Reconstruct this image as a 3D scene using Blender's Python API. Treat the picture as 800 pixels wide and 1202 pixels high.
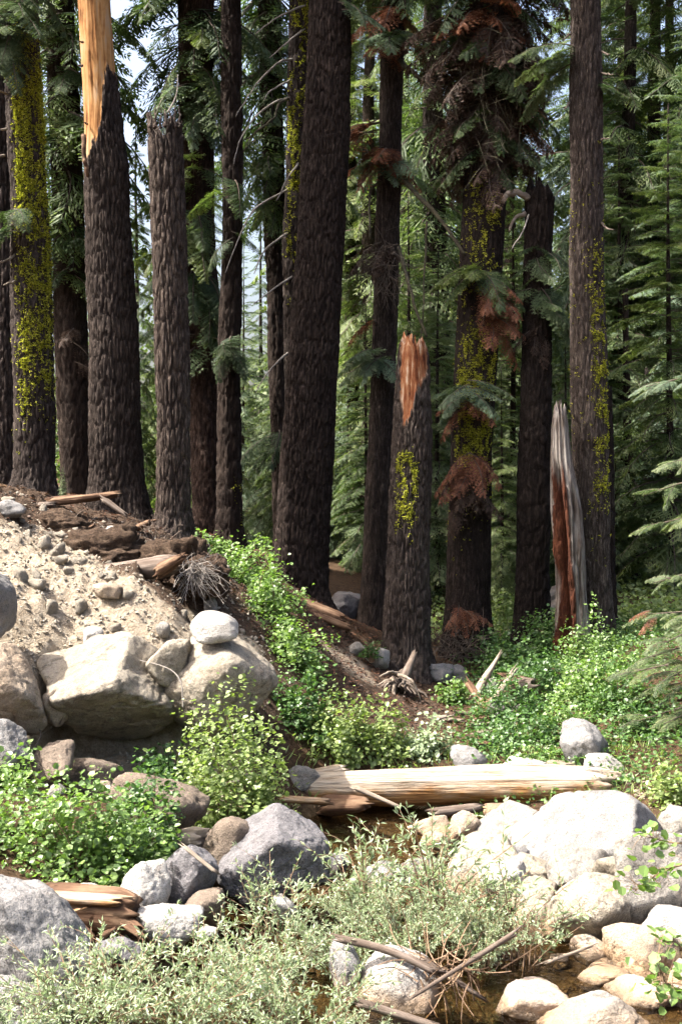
import bpy, bmesh, math
import numpy as np
from mathutils import Vector, Matrix, Euler

for o in list(bpy.data.objects):
    bpy.data.objects.remove(o, do_unlink=True)
SC = bpy.context.scene
COL = SC.collection
rad = math.radians

# ------------------------------------------------------------------ camera
FPX, CXP, HYP, CAMH = 1400.0, 400.0, 560.0, 3.0      # focal length and horizon in photo pixels (800 x 1202)
cam_d = bpy.data.cameras.new('camera')
cam = bpy.data.objects.new('camera', cam_d)
COL.objects.link(cam)
cam.location = (0, 0, CAMH)
cam.rotation_euler = (rad(90), 0, 0)
cam_d.sensor_fit = 'VERTICAL'
cam_d.sensor_height = 36.0
cam_d.lens = 36.0 * FPX / 1202.0
cam_d.shift_y = -(601.0 - HYP) / 1202.0
cam_d.clip_start = 0.1
cam_d.clip_end = 3000
SC.camera = cam

# ------------------------------------------------------------------ light
SUN_EL, SUN_AZ = 56.0, -97.0          # azimuth: degrees clockwise from +Y (so -90 is straight from the left)
sd = Vector((math.cos(rad(SUN_EL)) * math.sin(rad(SUN_AZ)), math.cos(rad(SUN_EL)) * math.cos(rad(SUN_AZ)), math.sin(rad(SUN_EL))))
w = bpy.data.worlds.new('World')
SC.world = w
w.use_nodes = True
nt = w.node_tree
sky = nt.nodes.new('ShaderNodeTexSky')
sky.sky_type = 'NISHITA'
sky.sun_disc = False
sky.sun_elevation = rad(SUN_EL)
sky.sun_rotation = rad(SUN_AZ)
sky.air_density = 1.0
sky.dust_density = 9.0
sky.ozone_density = 1.0
nt.links.new(sky.outputs[0], nt.nodes['Background'].inputs[0])
nt.nodes['Background'].inputs[1].default_value = 0.15
sl = bpy.data.lights.new('sun', 'SUN')
sl.energy = 5.0
sl.angle = rad(0.53)
sl.color = (1.0, 0.955, 0.88)
sun = bpy.data.objects.new('sun', sl)
COL.objects.link(sun)
sun.rotation_euler = sd.to_track_quat('Z', 'Y').to_euler()
sun.location = (-20, 5, 40)
SC.view_settings.view_transform = 'Standard'
SC.view_settings.look = 'None'
SC.view_settings.exposure = 1.82
SC.view_settings.gamma = 1.0
SC.cycles.max_bounces = 4
SC.cycles.diffuse_bounces = 2
SC.cycles.glossy_bounces = 2
SC.cycles.transmission_bounces = 2
SC.cycles.transparent_max_bounces = 4
SC.cycles.caustics_reflective = False
SC.cycles.caustics_refractive = False
SC.cycles.use_denoising = True
SC.cycles.use_adaptive_sampling = True
SC.cycles.adaptive_threshold = 0.05

# ------------------------------------------------------------------ helpers
def PX(px, py, Y):
    return np.array([(px - CXP) * Y / FPX, Y, CAMH - (py - HYP) * Y / FPX])

def _hash(ix, iy, iz, s):
    h = (ix.astype(np.int64) * 374761393 + iy.astype(np.int64) * 668265263 + iz.astype(np.int64) * 2147483647 + s * 1274126177) & 0xFFFFFFFF
    h = ((h ^ (h >> 13)) * 1274126177) & 0xFFFFFFFF
    h = ((h ^ (h >> 16)) * 2246822519) & 0xFFFFFFFF
    return (h ^ (h >> 15)) & 0xFFFFFFFF

def vnoise(p, s=0):
    """smooth value noise, -1..1"""
    p = np.asarray(p, float)
    i = np.floor(p).astype(np.int64)
    f = p - i
    f = f * f * f * (f * (f * 6 - 15) + 10)
    out = 0
    for dx in (0, 1):
        wx = f[:, 0] if dx else 1 - f[:, 0]
        for dy in (0, 1):
            wy = f[:, 1] if dy else 1 - f[:, 1]
            for dz in (0, 1):
                wz = f[:, 2] if dz else 1 - f[:, 2]
                out = out + wx * wy * wz * (_hash(i[:, 0] + dx, i[:, 1] + dy, i[:, 2] + dz, s) / 4294967295.0)
    return out * 2 - 1

def fbm(p, oct=4, s=0, gain=0.5):
    a, t, out = 1.0, 0.0, 0
    p = np.asarray(p, float)
    for k in range(oct):
        out = out + a * vnoise(p * (2.03 ** k) + 17.3 * k, s + k)
        t += a
        a *= gain
    return out / t * 1.4

def worley(p, s=0):
    """F1, F2 distances"""
    p = np.asarray(p, float)
    i = np.floor(p - 0.5).astype(np.int64)
    f1 = np.full(len(p), 1.6)
    f2 = np.full(len(p), 1.7)
    for dx in (0, 1):
        for dy in (0, 1):
            for dz in (0, 1):
                cx, cy, cz = i[:, 0] + dx, i[:, 1] + dy, i[:, 2] + dz
                h = _hash(cx, cy, cz, s)
                px = cx + 0.15 + 0.7 * (h & 1023) / 1023.0
                py = cy + 0.15 + 0.7 * ((h >> 10) & 1023) / 1023.0
                pz = cz + 0.15 + 0.7 * ((h >> 20) & 1023) / 1023.0
                d = np.sqrt((px - p[:, 0]) ** 2 + (py - p[:, 1]) ** 2 + (pz - p[:, 2]) ** 2)
                m = d < f1
                f2 = np.where(m, f1, np.minimum(f2, d))
                f1 = np.where(m, d, f1)
    return f1, f2

def sstep(a, b, x):
    t = np.clip((x - a) / (b - a), 0, 1)
    return t * t * (3 - 2 * t)

def mk_mesh(name, V, faces, mats, smooth=True, attrs=None):
    """faces: list of (index array n x k, material index)"""
    me = bpy.data.meshes.new(name)
    V = np.asarray(V, np.float32)
    me.vertices.add(len(V))
    me.vertices.foreach_set('co', V.ravel())
    idx, start, tot, mi = [], [], [], []
    off = 0
    for f, m in faces:
        f = np.asarray(f, np.int32)
        if len(f) == 0:
            continue
        n, k = f.shape
        idx.append(f.ravel())
        start.append(off + np.arange(n, dtype=np.int32) * k)
        tot.append(np.full(n, k, np.int32))
        mi.append(np.full(n, m, np.int32) if np.isscalar(m) else np.asarray(m, np.int32))
        off += n * k
    idx = np.concatenate(idx)
    start = np.concatenate(start)
    tot = np.concatenate(tot)
    mi = np.concatenate(mi)
    me.loops.add(len(idx))
    me.loops.foreach_set('vertex_index', idx)
    me.polygons.add(len(start))
    me.polygons.foreach_set('loop_start', start)
    me.polygons.foreach_set('loop_total', tot)
    me.polygons.foreach_set('material_index', mi)
    me.polygons.foreach_set('use_smooth', np.full(len(start), bool(smooth)))
    for m in (mats if isinstance(mats, (list, tuple)) else [mats]):
        me.materials.append(m)
    if attrs:
        for k, v in attrs.items():
            a = me.attributes.new(k, 'FLOAT', 'POINT')
            a.data.foreach_set('value', np.asarray(v, np.float32))
    me.update(calc_edges=True)
    return me

def link(name, data, parent=None, loc=(0, 0, 0), rot=(0, 0, 0), scale=(1, 1, 1)):
    o = bpy.data.objects.new(name, data)
    COL.objects.link(o)
    o.location = Vector([float(v) for v in loc])
    o.rotation_euler = Euler([float(v) for v in rot])
    o.scale = Vector([float(v) for v in scale]) if not np.isscalar(scale) else Vector((scale, scale, scale))
    if parent is not None:
        o.parent = parent
    return o

def tag(o, label=None, cat=None, group=None, kind=None):
    if label: o['label'] = label
    if cat: o['category'] = cat
    if group: o['group'] = group
    if kind: o['kind'] = kind
    return o

class MB:
    """mesh collector: vertices, faces with material, one 'var' value per vertex"""
    def __init__(self):
        self.V, self.Fs, self.A, self.n = [], [], [], 0
    def add(self, V, faces, m=0, var=0.5):
        V = np.asarray(V, float).reshape(-1, 3)
        self.V.append(V)
        f = np.asarray(faces, np.int32) + self.n
        self.Fs.append((f, m))
        self.A.append(np.full(len(V), var) if np.isscalar(var) else np.asarray(var, float))
        self.n += len(V)
    def merge(self):
        V = np.concatenate(self.V)
        A = np.concatenate(self.A)
        by = {}
        for f, m in self.Fs:
            by.setdefault((f.shape[1], m), []).append(f)
        return V, [(np.concatenate(v), k[1]) for k, v in by.items()], A
    def mesh(self, name, mats, smooth=False):
        V, Fs, A = self.merge()
        return mk_mesh(name, V, Fs, mats, smooth, {'var': A})

def catmull(pts, n):
    P = np.asarray(pts, float)
    P = np.vstack([2 * P[0] - P[1], P, 2 * P[-1] - P[-2]])
    m = len(P) - 3
    u = np.linspace(0, m - 1e-6, n)
    i = u.astype(int)
    t = (u - i)[:, None]
    a, b, c, d = P[i], P[i + 1], P[i + 2], P[i + 3]
    return 0.5 * (2 * b + (c - a) * t + (2 * a - 5 * b + 4 * c - d) * t ** 2 + (3 * b - a - 3 * c + d) * t ** 3)

def tube(pts, radii, k=6, cap=True, twist=0.0):
    """tube along points; returns V, list of face arrays (quads, tris)"""
    P = np.asarray(pts, float)
    n = len(P)
    R = np.interp(np.linspace(0, 1, n), np.linspace(0, 1, len(radii)), radii) if np.ndim(radii) else np.full(n, radii)
    T = np.gradient(P, axis=0)
    T /= np.linalg.norm(T, axis=1, keepdims=True) + 1e-12
    ref = np.array([0, 0, 1.0]) if abs(T[0][2]) < 0.9 else np.array([1.0, 0, 0])
    U = np.cross(np.tile(ref, (n, 1)), T)
    for j in range(1, n):
        u = U[j - 1] - T[j] * np.dot(U[j - 1], T[j]) if j else U[j]
        U[j] = u
    U /= np.linalg.norm(U, axis=1, keepdims=True) + 1e-12
    W = np.cross(T, U)
    th = np.linspace(0, 2 * math.pi, k, endpoint=False)
    ring = P[:, None, :] + R[:, None, None] * (np.cos(th)[None, :, None] * U[:, None, :] + np.sin(th)[None, :, None] * W[:, None, :])
    V = ring.reshape(-1, 3)
    j = np.arange(n - 1)[:, None] * k
    a = np.arange(k)[None, :]
    b = (a + 1) % k
    q = np.stack([j + a, j + b, j + k + b, j + k + a], -1).reshape(-1, 4)
    fs = [q]
    if cap:
        V = np.vstack([V, P[0], P[-1]])
        c0, c1 = n * k, n * k + 1
        aa = np.arange(k)
        bb = (aa + 1) % k
        fs.append(np.stack([np.full(k, c0), bb, aa], -1))
        fs.append(np.stack([np.full(k, c1), (n - 1) * k + aa, (n - 1) * k + bb], -1))
    return V, fs

def add_tube(mb, pts, radii, k=5, m=0, var=0.5, cap=False):
    V, fs = tube(pts, radii, k, cap)
    n0 = mb.n
    mb.V.append(V)
    mb.A.append(np.full(len(V), var))
    for f in fs:
        mb.Fs.append((f + n0, m))
    mb.n += len(V)

def rotm(z=0, y=0, x=0):
    return np.array(Euler((x, y, z), 'XYZ').to_matrix())

# ------------------------------------------------------------------ materials
def new_mat(name):
    m = bpy.data.materials.new(name)
    m.use_nodes = True
    nt = m.node_tree
    for n in list(nt.nodes):
        nt.nodes.remove(n)
    out = nt.nodes.new('ShaderNodeOutputMaterial')
    return m, nt, out

def N(nt, t, **kw):
    n = nt.nodes.new(t)
    for k, v in kw.items():
        if hasattr(n, k):
            setattr(n, k, v)
        else:
            n.inputs[k].default_value = v
    return n

def ramp(nt, fac, stops):
    r = nt.nodes.new('ShaderNodeValToRGB')
    el = r.color_ramp.elements
    while len(el) < len(stops):
        el.new(0.5)
    for e, (p, c) in zip(el, stops):
        e.position = p
        e.color = (c[0], c[1], c[2], 1) if len(c) == 3 else c
    nt.links.new(fac, r.inputs[0])
    return r.outputs[0]

def coords(nt, scale=(1, 1, 1), kind='Object'):
    tc = nt.nodes.new('ShaderNodeTexCoord')
    mp = nt.nodes.new('ShaderNodeMapping')
    mp.inputs['Scale'].default_value = scale
    if kind == 'World':
        g = nt.nodes.new('ShaderNodeNewGeometry')
        nt.links.new(g.outputs['Position'], mp.inputs[0])
    else:
        nt.links.new(tc.outputs[kind], mp.inputs[0])
    return mp.outputs[0]

def noise(nt, vec, scale, detail=4, rough=0.6, dist=0.0):
    n = N(nt, 'ShaderNodeTexNoise')
    n.inputs['Scale'].default_value = scale
    n.inputs['Detail'].default_value = detail
    n.inputs['Roughness'].default_value = rough
    n.inputs['Distortion'].default_value = dist
    nt.links.new(vec, n.inputs['Vector'])
    return n.outputs[0]

def mixc(nt, fac, a, b, mode='MIX'):
    n = nt.nodes.new('ShaderNodeMix')
    n.data_type = 'RGBA'
    n.blend_type = mode
    if np.isscalar(fac):
        n.inputs[0].default_value = fac
    else:
        nt.links.new(fac, n.inputs[0])
    for s, v in ((6, a), (7, b)):
        if isinstance(v, (tuple, list)):
            n.inputs[s].default_value = (v[0], v[1], v[2], 1)
        else:
            nt.links.new(v, n.inputs[s])
    return n.outputs[2]

def mapr(nt, v, a, b, c=0.0, d=1.0):
    n = nt.nodes.new('ShaderNodeMapRange')
    nt.links.new(v, n.inputs[0])
    for i, x in enumerate((a, b, c, d)):
        n.inputs[i + 1].default_value = x
    return n.outputs[0]

def mathn(nt, op, a, b=None):
    n = nt.nodes.new('ShaderNodeMath')
    n.operation = op
    for i, v in enumerate((a, b)):
        if v is None:
            continue
        if np.isscalar(v):
            n.inputs[i].default_value = v
        else:
            nt.links.new(v, n.inputs[i])
    return n.outputs[0]

def attr(nt, name):
    a = nt.nodes.new('ShaderNodeAttribute')
    a.attribute_name = name
    return a.outputs['Fac']

def bump(nt, h, strength, dist):
    b = nt.nodes.new('ShaderNodeBump')
    b.inputs['Strength'].default_value = strength
    b.inputs['Distance'].default_value = dist
    nt.links.new(h, b.inputs['Height'])
    return b.outputs[0]

def princ(nt, out, col, rough=0.9, nrm=None, spec=0.3):
    p = nt.nodes.new('ShaderNodeBsdfPrincipled')
    if isinstance(col, (tuple, list)):
        p.inputs['Base Color'].default_value = (col[0], col[1], col[2], 1)
    else:
        nt.links.new(col, p.inputs['Base Color'])
    if np.isscalar(rough):
        p.inputs['Roughness'].default_value = rough
    else:
        nt.links.new(rough, p.inputs['Roughness'])
    p.inputs['Specular IOR Level'].default_value = spec
    if nrm is not None:
        nt.links.new(nrm, p.inputs['Normal'])
    nt.links.new(p.outputs[0], out.inputs[0])
    return p

def leaf_mat(name, stops, transl=0.45, gloss=0.08, rough=0.45, rnd=0.25, tint=(1.15, 1.3, 0.6)):
    """two-sided leaf: diffuse + translucent + a little sheen; colour varies leaf by leaf and plant by plant"""
    m, nt, out = new_mat(name)
    oi = nt.nodes.new('ShaderNodeObjectInfo')
    v = mathn(nt, 'ADD', attr(nt, 'var'), mathn(nt, 'MULTIPLY', mathn(nt, 'SUBTRACT', oi.outputs['Random'], 0.5), rnd))
    c = ramp(nt, v, stops)
    d = nt.nodes.new('ShaderNodeBsdfDiffuse')
    t = nt.nodes.new('ShaderNodeBsdfTranslucent')
    g = nt.nodes.new('ShaderNodeBsdfGlossy')
    g.inputs['Roughness'].default_value = rough
    nt.links.new(c, d.inputs[0])
    tc = mixc(nt, 1.0, c, tint, 'MULTIPLY')
    nt.links.new(tc, t.inputs[0])
    a = nt.nodes.new('ShaderNodeMixShader')
    a.inputs[0].default_value = transl
    nt.links.new(d.outputs[0], a.inputs[1])
    nt.links.new(t.outputs[0], a.inputs[2])
    b = nt.nodes.new('ShaderNodeMixShader')
    b.inputs[0].default_value = gloss
    nt.links.new(a.outputs[0], b.inputs[1])
    nt.links.new(g.outputs[0], b.inputs[2])
    nt.links.new(b.outputs[0], out.inputs[0])
    return m

def bark_mat(name, dark, mid, light, bare=None, scale=1.0):
    m, nt, out = new_mat(name)
    v = coords(nt, (1, 1, 0.22))
    n1 = noise(nt, v, 32 * scale, 6, 0.75)
    v2 = coords(nt, (1, 1, 0.5))
    n2 = noise(nt, v2, 3.0, 4, 0.6)
    n3 = noise(nt, coords(nt, (1, 1, 0.35)), 70 * scale, 3, 0.7)
    c = ramp(nt, n1, [(0.30, dark), (0.52, mid), (0.74, light)])
    c2 = ramp(nt, n2, [(0.3, (0.55, 0.5, 0.5)), (0.7, (1.25, 1.2, 1.15))])
    c = mixc(nt, 1.0, c, c2, 'MULTIPLY')
    c = mixc(nt, mapr(nt, n3, 0.6, 0.8, 0, 0.5), c, light)
    oi = nt.nodes.new('ShaderNodeObjectInfo')
    c = mixc(nt, 1.0, c, ramp(nt, oi.outputs['Random'], [(0.0, (1.18, 0.95, 0.85)), (0.35, (0.85, 0.85, 0.86)), (0.7, (1.25, 1.2, 1.15)), (1.0, (1.0, 0.88, 0.78))]), 'MULTIPLY')
    n6 = noise(nt, coords(nt, (1, 1, 0.3)), 1.4, 3, 0.6)
    c = mixc(nt, mapr(nt, n6, 0.58, 0.72, 0, 0.45), c, mid)
    h = mathn(nt, 'ADD', n1, mathn(nt, 'MULTIPLY', n3, 0.5))
    nr = bump(nt, h, 1.0, 0.035)
    if bare is not None:
        b = attr(nt, 'bare')
        g1 = noise(nt, coords(nt, (1, 1, 0.06)), 22, 5, 0.65, 0.3)
        g2 = noise(nt, coords(nt, (1, 1, 0.5)), 5, 4, 0.6)
        wc = ramp(nt, mathn(nt, 'ADD', mathn(nt, 'MULTIPLY', g1, 0.6), mathn(nt, 'MULTIPLY', g2, 0.4)), bare)
        c = mixc(nt, b, c, wc)
        nr2 = bump(nt, g1, 0.5, 0.01)
        mv = nt.nodes.new('ShaderNodeMix')
        mv.data_type = 'VECTOR'
        nt.links.new(b, mv.inputs[0])
        nt.links.new(nr, mv.inputs[4])
        nt.links.new(nr2, mv.inputs[5])
        nr = mv.outputs[1]
    princ(nt, out, c, 0.95, nr, 0.15)
    return m

def rock_mat(name, base, light, dark, patina=0.35, rust=0.3, wet=True, speck=1.0, warm=(0.30, 0.19, 0.10)):
    """granite: crystal speckle, large pale / dark weathering patches, rusty and dark tide marks near the water"""
    m, nt, out = new_mat(name)
    oi = nt.nodes.new('ShaderNodeObjectInfo')
    tc = nt.nodes.new('ShaderNodeTexCoord')
    va = nt.nodes.new('ShaderNodeVectorMath')
    va.operation = 'ADD'
    cmb = nt.nodes.new('ShaderNodeCombineXYZ')
    for i in range(3):
        nt.links.new(mathn(nt, 'MULTIPLY', oi.outputs['Random'], 11.0 + 7 * i), cmb.inputs[i])
    nt.links.new(tc.outputs['Object'], va.inputs[0])
    nt.links.new(cmb.outputs[0], va.inputs[1])
    v = va.outputs[0]
    n1 = noise(nt, v, 2.2, 6, 0.65)
    n2 = noise(nt, v, 9.0, 5, 0.7)
    n3 = noise(nt, v, 110.0, 2, 0.6)
    n4 = noise(nt, v, 4.0, 6, 0.75, 0.6)
    n5 = noise(nt, v, 32.0, 5, 0.75)
    c = ramp(nt, n1, [(0.3, base), (0.55, light), (0.75, base)])
    c = mixc(nt, mathn(nt, 'MULTIPLY', mapr(nt, n2, 0.50, 0.60, 0, patina), mapr(nt, n4, 0.35, 0.6)), c, dark)
    c = mixc(nt, mapr(nt, n4, 0.56, 0.75, 0, rust), c, warm)
    c = mixc(nt, mathn(nt, 'MULTIPLY', mapr(nt, n5, 0.55, 0.68, 0, patina), mapr(nt, n1, 0.35, 0.6)), c, dark)
    c = mixc(nt, mathn(nt, 'MULTIPLY', mapr(nt, n5, 0.44, 0.36, 0, 0.6), mapr(nt, n2, 0.4, 0.6)), c, light)
    sp = ramp(nt, n3, [(0.33, (0.35, 0.33, 0.33)), (0.47, (0.95, 0.95, 0.95)), (0.6, (1.0, 1.0, 1.0)), (0.72, (1.3, 1.28, 1.25))])
    c = mixc(nt, 0.75 * speck, c, sp, 'MULTIPLY')
    r = 0.85
    if wet:
        g = nt.nodes.new('ShaderNodeNewGeometry')
        sx = nt.nodes.new('ShaderNodeSeparateXYZ')
        nt.links.new(g.outputs['Position'], sx.inputs[0])
        z = mathn(nt, 'ADD', sx.outputs[2], mathn(nt, 'MULTIPLY', mathn(nt, 'SUBTRACT', n4, 0.5), 0.22))
        c = mixc(nt, mapr(nt, z, 0.16, 0.05, 0, 0.75), c, warm)
        c = mixc(nt, mapr(nt, z, 0.06, 0.0, 0, 0.8), c, (0.05, 0.035, 0.022))
        r = mapr(nt, z, 0.10, 0.0, 0.85, 0.25)
    h = mathn(nt, 'ADD', mathn(nt, 'ADD', n2, mathn(nt, 'MULTIPLY', n5, 0.6)), mathn(nt, 'MULTIPLY', n3, 0.25))
    princ(nt, out, c, r, bump(nt, h, 0.85, 0.04), 0.3)
    return m

def wood_mat(name, stops, axis=0, fine=1.0, rough=0.85):
    m, nt, out = new_mat(name)
    s = [14.0, 14.0, 14.0]
    s[axis] = 0.9
    n1 = noise(nt, coords(nt, tuple(s)), 1.6 * fine, 6, 0.65, 0.4)
    n2 = noise(nt, coords(nt), 4.0, 4, 0.6)
    f = mathn(nt, 'ADD', mathn(nt, 'MULTIPLY', n1, 0.65), mathn(nt, 'MULTIPLY', n2, 0.35))
    c = ramp(nt, f, stops)
    princ(nt, out, c, rough, bump(nt, n1, 0.6, 0.015), 0.2)
    return m

M = {}
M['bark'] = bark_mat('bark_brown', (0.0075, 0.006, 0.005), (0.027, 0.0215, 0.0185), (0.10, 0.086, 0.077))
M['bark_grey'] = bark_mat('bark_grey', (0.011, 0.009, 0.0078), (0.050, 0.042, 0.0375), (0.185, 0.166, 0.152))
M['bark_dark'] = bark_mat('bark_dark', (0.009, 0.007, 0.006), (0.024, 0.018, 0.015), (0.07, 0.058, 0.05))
M['bark_gold'] = bark_mat('bark_bare_gold', (0.009, 0.007, 0.0058), (0.036, 0.0285, 0.0245), (0.12, 0.102, 0.092),
    bare=[(0.37, (0.075, 0.030, 0.010)), (0.44, (0.20, 0.092, 0.032)), (0.52, (0.32, 0.175, 0.070)), (0.60, (0.29, 0.195, 0.115))])
M['bark_red'] = bark_mat('bark_bare_red', (0.012, 0.0095, 0.008), (0.052, 0.043, 0.038), (0.17, 0.150, 0.138),
    bare=[(0.38, (0.05, 0.015, 0.007)), (0.46, (0.17, 0.055, 0.022)), (0.52, (0.28, 0.14, 0.07)), (0.60, (0.48, 0.38, 0.28))])
M['bark_snag'] = bark_mat('bark_snag_weathered', (0.018, 0.008, 0.005), (0.060, 0.024, 0.013), (0.14, 0.070, 0.04),
    bare=[(0.38, (0.03, 0.022, 0.018)), (0.46, (0.085, 0.066, 0.055)), (0.54, (0.16, 0.14, 0.125)), (0.64, (0.27, 0.245, 0.22))])
M['twig'] = wood_mat('twig_bark', [(0.35, (0.04, 0.03, 0.024)), (0.65, (0.12, 0.095, 0.075))])
M['twig_pale'] = wood_mat('dead_twig_pale', [(0.35, (0.11, 0.096, 0.082)), (0.65, (0.27, 0.245, 0.22))])
M['twig_red'] = wood_mat('willow_twig', [(0.35, (0.09, 0.055, 0.035)), (0.65, (0.24, 0.16, 0.10))])
M['twig_mossy'] = wood_mat('mossy_twig', [(0.4, (0.03, 0.025, 0.018)), (0.6, (0.075, 0.068, 0.04))])
M['root'] = wood_mat('root_wood', [(0.32, (0.028, 0.020, 0.015)), (0.5, (0.090, 0.067, 0.052)), (0.7, (0.20, 0.165, 0.14))])
M['rotten'] = wood_mat('rotten_wood', [(0.34, (0.020, 0.011, 0.007)), (0.5, (0.078, 0.042, 0.024)), (0.66, (0.19, 0.125, 0.078))])
M['greywood'] = wood_mat('grey_wood', [(0.30, (0.065, 0.047, 0.035)), (0.5, (0.18, 0.145, 0.112)), (0.7, (0.31, 0.265, 0.22))])
def log_mat():
    m, nt, out = new_mat('bleached_log')
    n1 = noise(nt, coords(nt, (0.9, 14, 14)), 1.6, 7, 0.7, 0.5)
    n2 = noise(nt, coords(nt, (1.0, 2.5, 2.5)), 3.0, 5, 0.6)
    n3 = noise(nt, coords(nt, (0.5, 30, 30)), 1.2, 3, 0.6, 0.3)
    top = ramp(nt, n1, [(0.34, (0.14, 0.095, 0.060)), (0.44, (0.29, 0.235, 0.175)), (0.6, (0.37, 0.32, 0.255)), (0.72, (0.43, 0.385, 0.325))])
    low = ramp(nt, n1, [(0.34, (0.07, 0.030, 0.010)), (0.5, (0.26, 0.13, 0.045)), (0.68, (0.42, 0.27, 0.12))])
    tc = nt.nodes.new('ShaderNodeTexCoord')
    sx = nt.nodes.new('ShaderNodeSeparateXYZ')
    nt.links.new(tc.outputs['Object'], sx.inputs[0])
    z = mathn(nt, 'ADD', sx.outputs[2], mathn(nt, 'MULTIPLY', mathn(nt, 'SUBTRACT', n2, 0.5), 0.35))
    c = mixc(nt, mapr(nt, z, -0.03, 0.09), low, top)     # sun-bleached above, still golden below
    c = mixc(nt, mathn(nt, 'MULTIPLY', mapr(nt, n3, 0.40, 0.34), 0.75), c, (0.06, 0.035, 0.018))   # drying checks
    princ(nt, out, c, 0.85, bump(nt, mathn(nt, 'ADD', n1, n3), 1.0, 0.03), 0.2)
    return m
M['log'] = log_mat()
M['needle'] = leaf_mat('fir_needles', [(0.0, (0.034, 0.060, 0.024)), (0.5, (0.076, 0.114, 0.040)), (1.0, (0.150, 0.182, 0.062))], 0.42, 0.03, 0.6, 0.6, tint=(1.1, 1.25, 0.6))
M['needle_dark'] = leaf_mat('fir_needles_dark', [(0.0, (0.022, 0.042, 0.020)), (0.5, (0.045, 0.072, 0.030)), (1.0, (0.085, 0.115, 0.045))], 0.3, 0.025, 0.6, 0.3)
M['needle_blue'] = leaf_mat('fir_needles_blue', [(0.0, (0.055, 0.088, 0.060)), (0.5, (0.095, 0.140, 0.088)), (1.0, (0.165, 0.210, 0.115))], 0.35, 0.03, 0.6, 0.3)
M['needle_pale'] = leaf_mat('fir_needles_pale', [(0.0, (0.060, 0.092, 0.045)), (0.5, (0.110, 0.150, 0.072)), (1.0, (0.185, 0.218, 0.10))], 0.42, 0.03, 0.6, 0.3, tint=(1.05, 1.25, 0.7))
M['needle_dead'] = leaf_mat('fir_needles_dead', [(0.0, (0.060, 0.025, 0.015)), (0.5, (0.145, 0.058, 0.031)), (1.0, (0.25, 0.115, 0.062))], 0.3, 0.02, 0.6, 0.3, tint=(1.2, 1.0, 0.8))
M['needle_brown'] = leaf_mat('fir_needles_old_brown', [(0.0, (0.018, 0.012, 0.009)), (0.5, (0.042, 0.026, 0.018)), (1.0, (0.085, 0.052, 0.035))], 0.2, 0.02, 0.6, 0.3, tint=(1.1, 1.0, 0.8))
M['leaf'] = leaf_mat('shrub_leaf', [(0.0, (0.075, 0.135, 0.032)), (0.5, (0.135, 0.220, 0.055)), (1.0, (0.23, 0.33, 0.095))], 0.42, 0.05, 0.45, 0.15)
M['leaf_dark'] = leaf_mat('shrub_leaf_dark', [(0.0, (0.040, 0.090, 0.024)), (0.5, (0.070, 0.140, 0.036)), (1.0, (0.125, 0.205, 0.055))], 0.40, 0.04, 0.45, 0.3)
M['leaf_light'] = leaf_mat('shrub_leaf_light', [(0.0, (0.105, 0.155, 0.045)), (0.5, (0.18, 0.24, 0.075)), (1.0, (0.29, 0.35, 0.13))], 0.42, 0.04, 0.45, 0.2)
M['willow'] = leaf_mat('willow_leaf', [(0.0, (0.15, 0.20, 0.10)), (0.5, (0.255, 0.315, 0.185)), (1.0, (0.41, 0.455, 0.31))], 0.35, 0.04, 0.45, 0.15, tint=(1.05, 1.2, 0.75))
M['lichen'] = leaf_mat('wolf_lichen', [(0.0, (0.12, 0.13, 0.018)), (0.4, (0.29, 0.295, 0.033)), (0.8, (0.45, 0.44, 0.062)), (1.0, (0.58, 0.57, 0.13))], 0.3, 0.0, 0.9, 0.1)
M['pale'] = rock_mat('granite_pale', (0.165, 0.150, 0.129), (0.24, 0.223, 0.198), (0.045, 0.041, 0.038), 0.60, 0.28)
M['light'] = rock_mat('granite_light', (0.160, 0.153, 0.144), (0.22, 0.213, 0.203), (0.055, 0.051, 0.048), 0.50, 0.15)
M['cream'] = rock_mat('granite_cream', (0.20, 0.168, 0.124), (0.28, 0.247, 0.196), (0.045, 0.039, 0.034), 0.70, 0.32)
M['white'] = rock_mat('granite_white', (0.27, 0.250, 0.222), (0.37, 0.353, 0.327), (0.11, 0.100, 0.090), 0.50, 0.28)
M['grey'] = rock_mat('granite_grey', (0.130, 0.124, 0.120), (0.205, 0.198, 0.192), (0.045, 0.043, 0.042), 0.60, 0.20)
M['tan'] = rock_mat('granite_tan', (0.20, 0.150, 0.105), (0.30, 0.245, 0.185), (0.08, 0.066, 0.055), 0.50, 0.45)
M['dark'] = rock_mat('granite_dark', (0.085, 0.080, 0.084), (0.15, 0.143, 0.148), (0.034, 0.032, 0.033), 0.55, 0.20, warm=(0.10, 0.062, 0.038))
M['brown'] = rock_mat('granite_brown', (0.105, 0.080, 0.060), (0.17, 0.133, 0.102), (0.045, 0.036, 0.030), 0.50, 0.30)
M['stone'] = rock_mat('bank_stone', (0.21, 0.178, 0.135), (0.32, 0.285, 0.23), (0.10, 0.083, 0.063), 0.45, 0.30, wet=False, speck=0.6)

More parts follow.
